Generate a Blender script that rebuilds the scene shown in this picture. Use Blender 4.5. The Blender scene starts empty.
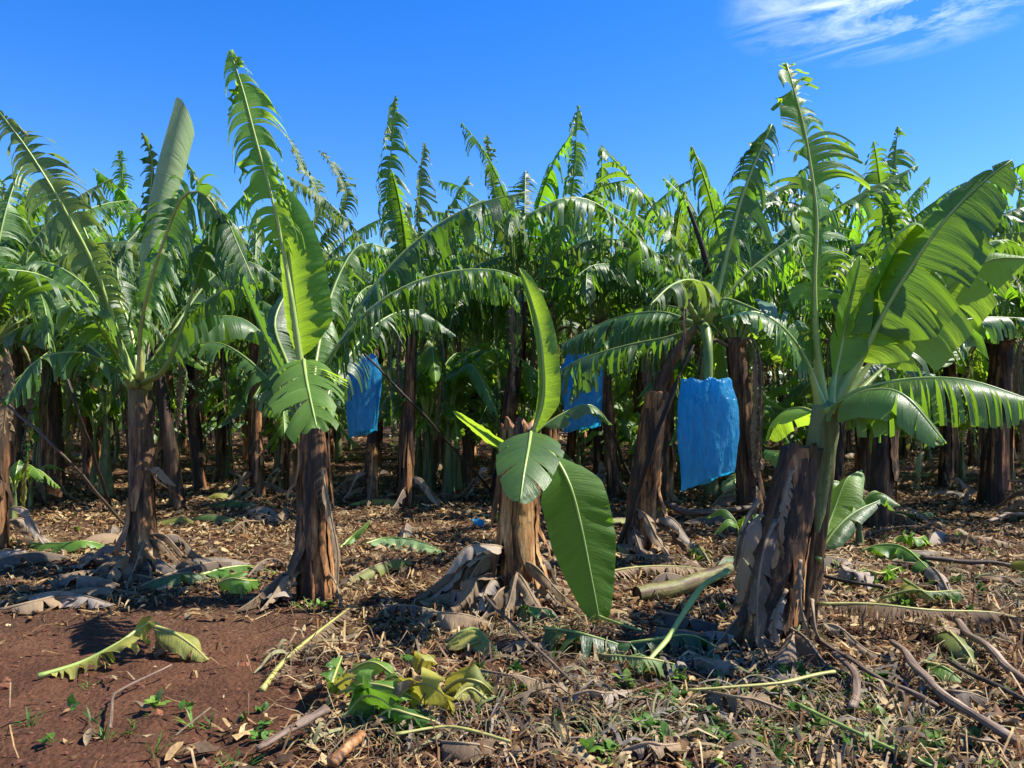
import bpy, math, random
from mathutils import Vector as V, Matrix, noise

C = bpy.context.scene.collection
PI = math.pi
UP = V((0, 0, 1)); G = V((0, 0, -1)); WIND = V((1, 0.15, 0))
CAMH, F, PITCH = 1.6, 759.0, math.radians(1.2)

# ------------------------------------------------------------------ helpers
def at(px, py, d):
    """world point at depth d (metres along the view) for a spot measured on the photograph"""
    x, y, z = (px-512)/F, 1.0, (384-py)/F
    c, s = math.cos(PITCH), math.sin(PITCH)
    y, z = y*c - z*s, y*s + z*c
    return V((x*d/y, d, CAMH + z*d/y))

def hz(x, y):
    h = 0.035*noise.noise(V((x*.8, y*.8, 0))) + 0.022*noise.noise(V((x*2.7, y*2.7, 3)))
    near = max(0.0, min(1.0, (16-y)/8))
    h += near*(0.018*noise.noise(V((x*7, y*7, 5))) + 0.012*noise.noise(V((x*15, y*15, 8))) + 0.006*noise.noise(V((x*31, y*31, 2))))
    return h

def gp(px, py):
    a, b = at(px, py, 1.0), V((0, 0, CAMH))
    d = a-b
    p = b + d*(CAMH/-d.z)
    return V((p.x, p.y, hz(p.x, p.y)))

def tag(o, label=None, cat=None, group=None, kind=None):
    if label: o['label'] = label
    if cat: o['category'] = cat
    if group: o['group'] = group
    if kind: o['kind'] = kind
    return o

def empty(name, loc, label, cat, group=None):
    o = bpy.data.objects.new(name, None); C.objects.link(o)
    o.location = loc; o.empty_display_size = .1
    return tag(o, label, cat, group)

class MB:
    """collects vertices, faces, uvs, material slots and vertex colours into one mesh"""
    def __init__(s): s.v=[]; s.f=[]; s.uv=[]; s.m=[]; s.c=[]
    def vert(s, p, uv=(0,0), c=None):
        s.v.append((p[0],p[1],p[2])); s.uv.append(uv)
        if c is not None: s.c.append((c[0],c[1],c[2],1.0))
        return len(s.v)-1
    def face(s, *idx, m=0): s.f.append(idx); s.m.append(m)
    def build(s, name, mats, parent=None, origin=None, smooth=True):
        me = bpy.data.meshes.new(name)
        if origin is not None: s.v = [(a-origin[0], b-origin[1], c-origin[2]) for a,b,c in s.v]
        me.from_pydata(s.v, [], s.f)
        lay = me.uv_layers.new(name='UVMap')
        li = [0]*len(me.loops); me.loops.foreach_get('vertex_index', li)
        flat = []
        for i in li: flat.extend(s.uv[i])
        lay.data.foreach_set('uv', flat)
        if s.c:
            ca = me.color_attributes.new('Col', 'FLOAT_COLOR', 'POINT')
            ca.data.foreach_set('color', [x for c in s.c for x in c])
        if not isinstance(mats, (list, tuple)): mats = [mats]
        for m in mats: me.materials.append(m)
        if len(mats) > 1: me.polygons.foreach_set('material_index', s.m)
        me.polygons.foreach_set('use_smooth', [smooth]*len(s.f))
        me.update()
        o = bpy.data.objects.new(name, me); C.objects.link(o)
        if parent is not None: o.parent = parent
        return o

def catmull(P, n):
    """n+1 points evenly spaced along a smooth curve through P"""
    P = [V(p) for p in P]
    if len(P) == 2: P = [P[0], (P[0]+P[1])/2, P[1]]
    Q = [2*P[0]-P[1]] + P + [2*P[-1]-P[-2]]
    pts = []
    for i in range(1, len(Q)-2):
        a,b,c,d = Q[i-1:i+3]
        for k in range(14):
            t = k/14
            pts.append(.5*((2*b)+(c-a)*t+(2*a-5*b+4*c-d)*t*t+(3*b-a-3*c+d)*t**3))
    pts.append(P[-1])
    L = [0]
    for i in range(1, len(pts)): L.append(L[-1]+(pts[i]-pts[i-1]).length)
    out = []; j = 0
    for k in range(n+1):
        t = L[-1]*k/n
        while j < len(pts)-2 and L[j+1] < t: j += 1
        seg = L[j+1]-L[j] or 1
        out.append(pts[j].lerp(pts[j+1], (t-L[j])/seg))
    return out, L[-1]

def tube(mb, P, radii, n=7, m=0, flat=1.0, cap=True, col=None, wob=0.0, rng=None):
    """tapered tube along points"""
    ref = V((0.37, 0.21, 0.9)); rings = []; s = 0.0
    for i, p in enumerate(P):
        t = (P[min(i+1,len(P)-1)]-P[max(i-1,0)]).normalized()
        if i: s += (p-P[i-1]).length
        a = t.cross(ref)
        if a.length < .05: a = t.cross(V((1,0,0)))
        a.normalize(); b = t.cross(a); ref = b.cross(t)*1.0 if False else ref
        r = radii[i]; ring = []
        for k in range(n):
            w = 2*PI*k/n
            q = r*(1+(wob*rng.uniform(-1,1) if rng else 0))
            ring.append(mb.vert(p + a*math.cos(w)*q + b*math.sin(w)*q*flat, (k/n, s), col))
        rings.append(ring)
    for i in range(len(rings)-1):
        for k in range(n):
            mb.face(rings[i][k], rings[i][(k+1)%n], rings[i+1][(k+1)%n], rings[i+1][k], m=m)
    if cap:
        mb.face(*rings[0][::-1], m=m); mb.face(*rings[-1], m=m)

def smooth(x): x = max(0., min(1., x)); return x*x*(3-2*x)

def leaf_blade(pts, W, rng, pet=.12, s=None, roll=0, fold=.3, tear=.7, droop=1., wind=.15, sweep=.3,
               wl=1., wr=1., K=6, step=.024, crumple=0., floor=None, prof=None, curl=0., tmax=.5, fine=1., sv=None, twist=None, thin=0.):
    """banana blade: two halves of columns running out from the midrib, torn into strips that bend under
    their own weight and in the wind. Returns an MB and the midrib's points"""
    n = 48
    P, L = catmull(pts, n)
    mb = MB()
    h = P[-1]-P[0]
    if s is None:
        hh = V((h.x, h.y, 0))
        S0 = V((1,0,0)) if hh.length < .15*L else UP.cross(hh).normalized()
    else: S0 = V((math.cos(math.radians(s)), math.sin(math.radians(s)), 0))
    if sv: S0 = V(sv).normalized()
    if twist is None: twist = rng.uniform(-.45, .45)
    ragged = smooth((tear-.3)/.6)
    fr = []
    for i in range(n+1):
        T = (P[min(i+1,n)]-P[max(i-1,0)]).normalized()
        S = (S0 - T*S0.dot(T))
        S = S.normalized() if S.length > .05 else fr[-1][1]
        N = S.cross(T)
        if N.z < -.2 and roll == 0 and s is None: pass
        if roll:
            c_, s_ = math.cos(math.radians(roll)), math.sin(math.radians(roll))
            S, N = S*c_+N*s_, N*c_-S*s_
        fr.append((T, S, N))
    def frame(u):
        x = u*n; i = min(int(x), n-1); t = x-i
        a, b = fr[i], fr[i+1]
        return P[i].lerp(P[i+1], t), a[0].lerp(b[0],t).normalized(), a[1].lerp(b[1],t).normalized(), a[2].lerp(b[2],t).normalized()
    def width(v):
        if prof: return prof(v)
        return min(1., (v/.16))**.6 * (1-v**(3.2+3*ragged))**.75 if v < 1 else 0.
    for side, wm in ((1, wr), (-1, wl)):
        if wm <= 0: continue
        u = pet; left = 0.
        while u < .995:
            if left <= 0:
                # a flap: a run of strips that sag, swing and twist together
                left = rng.uniform(.05, .30)*(1.5-.6*tear) if tear > .5 else rng.uniform(.14, .42)
                gd = droop*(rng.uniform(.3, 2.3) if ragged > .2 else rng.uniform(.7, 1.4))
                gs = rng.gauss(0, .30)*ragged + (rng.gauss(0, .07) if tear > .05 else 0); gt = twist+rng.gauss(0, .8); gl = rng.uniform(1-.3*ragged, 1.08)
                gf = rng.gauss(0, .16)*ragged; gw = wind*rng.uniform(.2, 1.8); gtd = rng.uniform(.0, tmax*(1-.6*ragged)) if tear > .05 else .8
                if ragged > .5 and rng.random() < .10: gl *= rng.uniform(.25, .7)
            if tear > .5: sl = rng.uniform(.02, .085)/fine; sl *= 2.0 if rng.random() < .2 else 1
            else: sl = left if tear > .05 else 9
            sl = min(sl, left) if left < .02 or tear <= .5 and tear > .05 else sl
            left -= sl
            u1 = min(.998, u + sl/L)
            if .998-u1 < .012: u1 = .998
            nc = max(2, int((u1-u)*L/step)+1)
            dr = gd*(rng.uniform(.8, 1.25) if ragged < .2 else rng.uniform(.65, 1.5)); wd = gw
            tw = rng.uniform(-.25, .25)*(tear+.1); lm = gl*rng.uniform(1-.16*ragged, 1.0); td = gtd
            swj = gs+rng.gauss(0, .06)*ragged; ta = (gt+rng.gauss(0,.45))*ragged
            cu = curl*rng.uniform(.4, 1.4); cup = rng.uniform(-1.2, 1.2)
            if tear <= .05: swj = 0
            f0 = fold + gf + rng.uniform(-.03,.03)
            cols = []
            if ragged > .5 and u > pet+.08 and rng.random() < .075: u = u1; continue
            for c in range(nc):
                q = c/(nc-1); uu = u+(u1-u)*q
                v = (uu-pet)/(1-pet)
                p, T, S, N = frame(uu)
                half = W*wm*width(v)*lm
                fp = f0 + .09*noise.noise(V((uu*L*16, side*3.3, W*50)))+.08*noise.noise(V((uu*L*37, side*1.3, W*50)))
                d = (S*side*math.cos(fp) + N*math.sin(fp) + T*(sweep+.35*v*v+swj*.8)).normalized(); Ts, Ns = T, N
                col = [p + S*side*.004]
                pp = col[0].copy()
                cr = V((0,0,0))
                for k in range(1, K+1):
                    fk = k/K
                    m = smooth((fk-td)/(1-td)) if td < 1 else 0
                    dd = dr*(1+tw*(q-.5)*2*m)
                    bend = G*(droop*.8*(1-m) + dd*m*1.35) + WIND*(wd*(.3+m)) + N*(-cu) + T*(swj*m*1.2)
                    d = (d + bend/K)
                    if crumple:
                        w_ = p*5 + V((fk*2*side, q, 0))
                        d += V((noise.noise(w_*2.1), noise.noise(w_*2.3+V((7,1,3))), noise.noise(w_*2.2+V((2,9,4)))))*crumple
                    d.normalize()
                    pp = pp + d*(half/K)
                    if floor is not None:
                        g = floor(pp.x, pp.y)+.006+.02*abs(noise.noise(pp*9))
                        if pp.z < g: pp.z = g
                    col.append(pp.copy())
                cols.append((uu, col))
            if tear > .05:
                tp = min(.88, rng.uniform(.12, .42)+.22*ragged+thin); ax = (cols[-1][1][0]-cols[0][1][0]); hl = ax.length/2; ax = ax.normalized() if hl > 1e-6 else T
                for k in range(1, K+1):
                    fk = k/K; m = smooth((fk-td*.6)/(1-td*.6))*tp
                    mid = V((0,0,0))
                    for _, col in cols: mid += col[k]
                    mid /= len(cols)
                    m = tp*smooth((fk*1.35-td*.6)/(1-td*.6)) if ragged > .4 else m
                    mm_ = m if len(cols) < 6 else m*.5
                    tk = ta*smooth(fk*1.6)
                    dk = (cols[0][1][k]-cols[0][1][k-1]); nk = ax.cross(dk); nk = nk.normalized() if nk.length > 1e-7 else Ns
                    for j, (_, col) in enumerate(cols):
                        q = (2*j/(len(cols)-1)-1)*hl*(1-mm_)
                        twp = mid + ax*q*math.cos(tk) + nk*q*math.sin(tk)
                        col[k] = col[k].lerp(mid, mm_).lerp(twp, ragged if len(cols) < 9 else ragged*.4) - nk*(hl*.35*ragged*m*(1-abs(2*j/(len(cols)-1)-1))*cup)
            prev = None
            for uu, col in cols:
                ids = [mb.vert(q, (uu*L, side*k/K)) for k, q in enumerate(col)]
                if prev:
                    for k in range(K):
                        if side > 0: mb.face(prev[k], prev[k+1], ids[k+1], ids[k])
                        else: mb.face(prev[k], ids[k], ids[k+1], prev[k+1])
                prev = ids
            u = u1
    return mb, P, L

def midrib(P, r0, r1=.004, rb=None, pet=.12, n=7, m=0, mb=None):
    mb = mb or MB(); k = len(P)-1
    rad = []
    for i in range(k+1):
        u = i/k
        r = r0*(1-u)**.85 + r1
        if rb and u < pet*1.2: r += (rb-r0)*(1-u/(pet*1.2))**1.5
        rad.append(r)
    tube(mb, P[::2]+([P[-1]] if k%2 else []), rad[::2]+([rad[-1]] if k%2 else []), n=n, m=m, flat=.8)
    return mb

# ------------------------------------------------------------------ materials
def mat(name):
    m = bpy.data.materials.new(name); m.use_nodes = True
    nt = m.node_tree; nt.nodes.clear()
    return m, nt
class NT:
    def __init__(s, nt): s.nt = nt
    def n(s, typ, **kw):
        nd = s.nt.nodes.new(typ)
        ins = kw.pop('i', {})
        for k, v in kw.items(): setattr(nd, k, v)
        for k, v in ins.items():
            if isinstance(v, bpy.types.NodeSocket): s.nt.links.new(v, nd.inputs[k])
            else: nd.inputs[k].default_value = v
        return nd
    def ramp(s, fac, stops):
        r = s.n('ShaderNodeValToRGB'); s.nt.links.new(fac, r.inputs[0])
        e = r.color_ramp.elements
        while len(e) < len(stops): e.new(.5)
        for el, (p, c) in zip(e, stops): el.position = p; el.color = (*c, 1) if len(c) == 3 else c
        return r.outputs[0]
    def mix(s, fac, a, b, typ='MIX'):
        m = s.n('ShaderNodeMix', data_type='RGBA', blend_type=typ)
        for k, v in ((0, fac), (6, a), (7, b)):
            if isinstance(v, bpy.types.NodeSocket): s.nt.links.new(v, m.inputs[k])
            else: m.inputs[k].default_value = v if k == 0 else (*v, 1)
        return m.outputs[2]
    def math(s, op, a, b=0.0, c=0.0, clamp=False):
        m = s.n('ShaderNodeMath', operation=op, use_clamp=clamp)
        for k, v in enumerate((a, b, c)):
            if isinstance(v, bpy.types.NodeSocket): s.nt.links.new(v, m.inputs[k])
            else: m.inputs[k].default_value = v
        return m.outputs[0]
    def out(s, sh): 
        o = s.n('ShaderNodeOutputMaterial'); s.nt.links.new(sh, o.inputs[0])

def leaf_mat(name, dark, light, trans, tfac=.38, rough=.38, brown=(.16,.10,.04), edge=.5, under=1.5, patch=0., spec=.55, ucol=(.17,.22,.115)):
    m, nt = mat(name); b = NT(nt)
    uv = b.n('ShaderNodeUVMap', uv_map='UVMap').outputs[0]
    sep = b.n('ShaderNodeSeparateXYZ', i={0: uv})
    u, v = sep.outputs[0], b.math('ABSOLUTE', sep.outputs[1])
    obj = b.n('ShaderNodeTexCoord').outputs['Object']
    oi = b.n('ShaderNodeObjectInfo').outputs['Random']
    n1 = b.n('ShaderNodeTexNoise', i={'Vector': obj, 'Scale': 3.0, 'Detail': 4.0}).outputs[0]
    # fine lateral veins: noise squeezed along the midrib direction
    cmb = b.n('ShaderNodeCombineXYZ', i={0: b.math('MULTIPLY', u, 55.0), 1: b.math('MULTIPLY', sep.outputs[1], 1.3), 2: 0.0}).outputs[0]
    v1 = b.n('ShaderNodeTexNoise', i={'Vector': cmb, 'Scale': 1.6, 'Detail': 3.0, 'Roughness': .65}).outputs[0]
    v2 = b.n('ShaderNodeTexNoise', i={'Vector': cmb, 'Scale': .42, 'Detail': 2.0, 'Roughness': .5}).outputs[0]
    vein = b.math('ADD', b.math('MULTIPLY', v1, .5), b.math('MULTIPLY', v2, .5))
    t = b.math('ADD', b.math('MULTIPLY', n1, .55), b.math('ADD', b.math('MULTIPLY', vein, .5), b.math('MULTIPLY', b.math('SUBTRACT', oi, .5), .7)))
    col = b.ramp(t, [(.36, dark), (.68, light)])
    cmb2 = b.n('ShaderNodeCombineXYZ', i={0: b.math('MULTIPLY', u, 9.0), 1: b.math('MULTIPLY', sep.outputs[1], 2.0), 2: b.math('MULTIPLY', oi, 40.0)}).outputs[0]
    n2 = b.n('ShaderNodeTexNoise', i={'Vector': cmb2, 'Scale': 1.0, 'Detail': 5.0, 'Roughness': .7}).outputs[0]
    # dry, browned margins and blotches (wear)
    e = b.math('ADD', b.math('MULTIPLY', v, .62), b.math('ADD', n2, edge-1.0+patch))
    em = b.math('MULTIPLY', b.math('SUBTRACT', e, .62), 9.0, clamp=True)
    geo = b.n('ShaderNodeNewGeometry')
    underc = b.mix(.15, col, tuple(q*under/1.5 for q in ucol))
    col2 = b.mix(geo.outputs['Backfacing'], col, underc)
    ym = b.math('MULTIPLY', b.math('MULTIPLY', b.math('SUBTRACT', n2, .56), 5.0, clamp=True), .55)
    col2 = b.mix(ym, col2, tuple(min(.4, q*w_+a_) for q, w_, a_ in zip(light, (1.7,1.25,1.0), (.03,.02,.0))))
    col3 = b.mix(em, col2, brown)
    bump = b.n('ShaderNodeBump', i={'Strength': .8, 'Distance': .012, 'Height': vein}).outputs[0]
    rg = b.math('ADD', rough, b.math('MULTIPLY', em, .35))
    rg = b.math('ADD', rg, b.math('MULTIPLY', n1, .12))
    p = b.n('ShaderNodeBsdfPrincipled', i={'Base Color': col3, 'Roughness': rg, 'Normal': bump, 'Specular IOR Level': spec})
    tc = b.mix(em, b.mix(b.math('MULTIPLY', vein, .5), trans, light), (.10, .06, .02))
    tr = b.n('ShaderNodeBsdfTranslucent', i={'Color': tc, 'Normal': bump})
    b.out(b.n('ShaderNodeMixShader', i={0: tfac, 1: p.outputs[0], 2: tr.outputs[0]}).outputs[0])
    return m

def bark_mat(name, stops, rough=.6, green=None, gl=.5, bump=.45, sc=1.0, along=False):
    m, nt = mat(name); b = NT(nt)
    obj = b.n('ShaderNodeTexCoord').outputs['Object']
    uv = b.n('ShaderNodeUVMap', uv_map='UVMap').outputs[0]
    src = uv if along else obj
    mp = b.n('ShaderNodeMapping', i={'Vector': src, 'Scale': (9, 3.0, 1) if along else (26*sc, 26*sc, 1.6)}).outputs[0]
    f1 = b.n('ShaderNodeTexNoise', i={'Vector': mp, 'Scale': 1.0, 'Detail': 5.0, 'Roughness': .65, 'Distortion': .3}).outputs[0]
    mp2 = b.n('ShaderNodeMapping', i={'Vector': src, 'Scale': (3, 1.6, 1) if along else (7*sc, 7*sc, 1.3)}).outputs[0]
    f2 = b.n('ShaderNodeTexNoise', i={'Vector': mp2, 'Scale': 1.0, 'Detail': 4.0, 'Roughness': .6}).outputs[0]
    oi = b.n('ShaderNodeObjectInfo').outputs['Random']
    t = b.math('ADD', b.math('MULTIPLY', f1, .75), b.math('ADD', b.math('MULTIPLY', f2, .95), b.math('MULTIPLY', b.math('SUBTRACT', oi, .5), .2)))
    t = b.math('SUBTRACT', t, .33)
    col = b.ramp(t, stops)
    n3 = b.n('ShaderNodeTexNoise', i={'Vector': obj, 'Scale': 22.0, 'Detail': 5.0, 'Roughness': .7}).outputs[0]
    col = b.mix(b.math('MULTIPLY', b.math('SUBTRACT', n3, .56), 5.0, clamp=True), col, (.022, .014, .01))
    if green:
        sep = b.n('ShaderNodeSeparateXYZ', i={0: uv})
        g = b.math('MULTIPLY', b.math('SUBTRACT', b.math('ADD', sep.outputs[1], b.math('MULTIPLY', f2, .6)), gl+.3), 3.5, clamp=True)
        col = b.mix(g, col, green)
    h = b.math('ADD', b.math('MULTIPLY', f1, .7), b.math('MULTIPLY', n3, .3))
    bp = b.n('ShaderNodeBump', i={'Strength': bump, 'Distance': .02, 'Height': h}).outputs[0]
    p = b.n('ShaderNodeBsdfPrincipled', i={'Base Color': col, 'Roughness': rough, 'Normal': bp, 'Specular IOR Level': .3})
    b.out(p.outputs[0])
    return m

def simple_mat(name, c1, c2, scale=8., rough=.6, bump=.2, stretch=(1,1,1), trans=0.):
    m, nt = mat(name); b = NT(nt)
    obj = b.n('ShaderNodeTexCoord').outputs['Object']
    mp = b.n('ShaderNodeMapping', i={'Vector': obj, 'Scale': stretch}).outputs[0]
    f = b.n('ShaderNodeTexNoise', i={'Vector': mp, 'Scale': scale, 'Detail': 5.0, 'Roughness': .65}).outputs[0]
    col = b.ramp(f, [(.3, c1), (.72, c2)])
    bp = b.n('ShaderNodeBump', i={'Strength': bump, 'Distance': .01, 'Height': f}).outputs[0]
    p = b.n('ShaderNodeBsdfPrincipled', i={'Base Color': col, 'Roughness': rough, 'Normal': bp})
    sh = p.outputs[0]
    if trans:
        tr = b.n('ShaderNodeBsdfTranslucent', i={'Color': col, 'Normal': bp})
        sh = b.n('ShaderNodeMixShader', i={0: trans, 1: sh, 2: tr.outputs[0]}).outputs[0]
    b.out(sh); return m

def litter_mat(name, rough=.7, trans=.2):
    m, nt = mat(name); b = NT(nt)
    ca = b.n('ShaderNodeVertexColor', layer_name='Col').outputs[0]
    obj = b.n('ShaderNodeTexCoord').outputs['Object']
    f = b.n('ShaderNodeTexNoise', i={'Vector': obj, 'Scale': 45.0, 'Detail': 3.0}).outputs[0]
    col = b.mix(1.0, ca, b.ramp(f, [(.3, (.55,.55,.55)), (.7, (1.15,1.15,1.15))]), 'MULTIPLY')
    p = b.n('ShaderNodeBsdfPrincipled', i={'Base Color': col, 'Roughness': rough, 'Specular IOR Level': .3})
    tr = b.n('ShaderNodeBsdfTranslucent', i={'Color': col})
    b.out(b.n('ShaderNodeMixShader', i={0: trans, 1: p.outputs[0], 2: tr.outputs[0]}).outputs[0])
    return m

def soil_mat():
    m, nt = mat('red_soil'); b = NT(nt)
    obj = b.n('ShaderNodeTexCoord').outputs['Object']
    a = b.n('ShaderNodeTexNoise', i={'Vector': obj, 'Scale': 1.3, 'Detail': 6.0, 'Roughness': .65}).outputs[0]
    c = b.n('ShaderNodeTexNoise', i={'Vector': obj, 'Scale': 28.0, 'Detail': 6.0, 'Roughness': .75}).outputs[0]
    d = b.n('ShaderNodeTexVoronoi', i={'Vector': obj, 'Scale': 38.0, 'Randomness': 1.0}).outputs[0]
    t = b.math('ADD', b.math('MULTIPLY', a, .55), b.math('MULTIPLY', c, .5))
    col = b.ramp(t, [(.33, (.030,.013,.007)), (.5, (.082,.036,.019)), (.62, (.130,.058,.031)), (.78, (.20,.10,.058))])
    sp = b.n('ShaderNodeSeparateXYZ', i={0: obj})
    mm = b.math('MULTIPLY', b.math('ADD', b.math('SUBTRACT', sp.outputs[1], 5.4), b.math('MULTIPLY', a, 1.2)), 1.2, clamp=True)
    m2 = b.math('MULTIPLY', b.math('SUBTRACT', c, .36), 4.0, clamp=True)
    mulch = b.ramp(b.math('ADD', b.math('MULTIPLY', c, .8), b.math('MULTIPLY', a, .2)), [(.35, (.020,.012,.008)), (.5, (.070,.040,.024)), (.66, (.17,.105,.060)), (.8, (.30,.21,.13))])
    col = b.mix(b.math('MULTIPLY', mm, b.math('MULTIPLY', m2, .85)), col, mulch)
    h = b.math('ADD', b.math('MULTIPLY', c, .8), b.math('MULTIPLY', d, -.5))
    bp = b.n('ShaderNodeBump', i={'Strength': 1.0, 'Distance': .03, 'Height': h}).outputs[0]
    p = b.n('ShaderNodeBsdfPrincipled', i={'Base Color': col, 'Roughness': .92, 'Normal': bp, 'Specular IOR Level': .15})
    b.out(p.outputs[0]); return m

def bag_mat():
    m, nt = mat('blue_plastic'); b = NT(nt)
    obj = b.n('ShaderNodeTexCoord').outputs['Object']
    mp = b.n('ShaderNodeMapping', i={'Vector': obj, 'Scale': (6,6,2)}).outputs[0]
    f = b.n('ShaderNodeTexNoise', i={'Vector': mp, 'Scale': 2.2, 'Detail': 4.0, 'Distortion': .8}).outputs[0]
    f2 = b.n('ShaderNodeTexNoise', i={'Vector': obj, 'Scale': 30.0, 'Detail': 3.0}).outputs[0]
    col = b.ramp(f, [(.3, (.014,.20,.38)), (.7, (.055,.34,.55))])
    bp = b.n('ShaderNodeBump', i={'Strength': .9, 'Distance': .06, 'Height': b.math('ADD', f, b.math('MULTIPLY', f2, .12))}).outputs[0]
    p = b.n('ShaderNodeBsdfPrincipled', i={'Base Color': col, 'Roughness': .27, 'Normal': bp, 'Specular IOR Level': .5})
    tr = b.n('ShaderNodeBsdfTranslucent', i={'Color': (.02,.38,.72,1), 'Normal': bp})
    b.out(b.n('ShaderNodeMixShader', i={0: .55, 1: p.outputs[0], 2: tr.outputs[0]}).outputs[0])
    return m

M = {}
M['leaf'] = leaf_mat('mature_leaf', (.018,.066,.008), (.066,.165,.018), (.33,.60,.03), .36, edge=.45, rough=.33)
M['deep'] = leaf_mat('deep_green_leaf', (.013,.050,.010), (.044,.120,.020), (.24,.50,.03), .34, edge=.44, rough=.32)
M['fresh'] = leaf_mat('fresh_leaf', (.055,.160,.012), (.115,.250,.026), (.55,.82,.04), .46, edge=.30, rough=.40)
M['lush'] = leaf_mat('lush_leaf', (.022,.085,.006), (.055,.165,.012), (.34,.72,.02), .45, edge=.30, rough=.45, spec=.25)
M['worn'] = leaf_mat('weathered_leaf', (.036,.085,.016), (.110,.175,.042), (.34,.50,.05), .34, edge=.52, rough=.46)
M['cigar'] = leaf_mat('rolled_leaf', (.15,.24,.09), (.25,.35,.15), (.4,.5,.1), .15, edge=.2, rough=.5)
M['yellow'] = leaf_mat('yellowing_leaf', (.12,.15,.02), (.33,.31,.045), (.5,.45,.05), .35, edge=.55, rough=.5)
M['yellowbright'] = leaf_mat('yellow_leaf', (.26,.26,.03), (.48,.42,.06), (.6,.5,.05), .35, edge=.5, rough=.5)
M['dry'] = leaf_mat('dry_leaf', (.075,.048,.028), (.27,.19,.115), (.3,.2,.1), .22, edge=.45, rough=.75, under=1.5, spec=.25, ucol=(.26,.19,.12))
M['grey'] = leaf_mat('grey_dead_leaf', (.075,.055,.042), (.30,.245,.195), (.3,.24,.18), .18, edge=.35, rough=.75, under=1.5, spec=.25, ucol=(.27,.22,.175))
M['rib'] = simple_mat('leaf_midrib', (.12,.19,.035), (.24,.30,.075), 6., .4, .15)
M['ribfresh'] = simple_mat('fresh_midrib', (.20,.29,.06), (.33,.40,.11), 6., .4, .15)
M['ribdry'] = simple_mat('dry_midrib', (.12,.075,.04), (.30,.21,.12), 9., .7, .4)
M['ribyellow'] = simple_mat('yellowing_midrib', (.22,.22,.05), (.38,.34,.11), 9., .55, .3)
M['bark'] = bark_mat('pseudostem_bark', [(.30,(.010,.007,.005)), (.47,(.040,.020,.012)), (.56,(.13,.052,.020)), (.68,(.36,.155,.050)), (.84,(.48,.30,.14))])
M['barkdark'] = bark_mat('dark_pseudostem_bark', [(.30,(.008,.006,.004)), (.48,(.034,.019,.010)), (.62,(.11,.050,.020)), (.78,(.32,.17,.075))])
M['barkgreen'] = bark_mat('greenish_pseudostem', [(.30,(.020,.013,.009)), (.48,(.085,.045,.022)), (.62,(.20,.11,.05)), (.8,(.36,.24,.13))], green=(.12,.15,.05), gl=.86)
M['stempartgreen'] = bark_mat('half_green_pseudostem', [(.30,(.012,.009,.006)), (.48,(.05,.028,.015)), (.62,(.16,.08,.035)), (.8,(.34,.22,.12))], green=(.15,.18,.065), gl=.62)
M['stemgreen'] = bark_mat('green_pseudostem', [(.30,(.030,.030,.014)), (.5,(.075,.10,.032)), (.7,(.15,.18,.065)), (.86,(.24,.24,.11))], bump=.3, rough=.5)
M['logskin'] = bark_mat('cut_stem_skin', [(.30,(.02,.014,.008)), (.42,(.07,.055,.02)), (.52,(.15,.15,.045)), (.62,(.10,.06,.03)), (.8,(.035,.02,.012))], bump=.3, along=True)
M['sheath'] = bark_mat('peeling_sheath', [(.30,(.012,.008,.006)), (.44,(.055,.028,.015)), (.58,(.24,.105,.036)), (.78,(.48,.30,.145))], sc=1.2)
M['stick'] = bark_mat('dead_petiole', [(.30,(.030,.020,.015)), (.5,(.10,.065,.045)), (.7,(.22,.155,.11)), (.86,(.36,.28,.21))], along=True)
M['pole'] = bark_mat('prop_pole_wood', [(.30,(.010,.008,.007)), (.55,(.030,.021,.016)), (.8,(.09,.06,.045))], bump=.3, along=True)
M['litter'] = litter_mat('dry_litter'); M['weed'] = litter_mat('weed_leaves', .5, .35)
M['soil'] = soil_mat(); M['bag'] = bag_mat()
M['flower'] = simple_mat('banana_flower', (.05,.012,.022), (.12,.03,.05), 7., .4, .2)
M['fruit'] = simple_mat('green_fruit', (.07,.12,.02), (.13,.19,.04), 7., .4, .1)

# ------------------------------------------------------------------ building blocks
def add_leaf(root, pts, W, seed, m='leaf', rib='rib', r0=.017, rb=.048, name='leaf', ribpart=True, **kw):
    rng = random.Random(seed)
    o = root.location if root is not None else V((0,0,0))
    pet = kw.get('pet', .12)
    mb, P, L = leaf_blade(pts, W, rng, **kw)
    if ribpart:
        lf = mb.build(name, M[m], root, o)
        midrib(P, r0, rb=rb, pet=pet).build('midrib', M[rib], lf, o)
    else:
        for i in range(len(mb.m)): mb.m[i] = 0
        midrib(P, r0, rb=rb, pet=pet, n=5, m=1, mb=mb)
        lf = mb.build(name, [M[m], M[rib]], root, o)
    return lf

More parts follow.
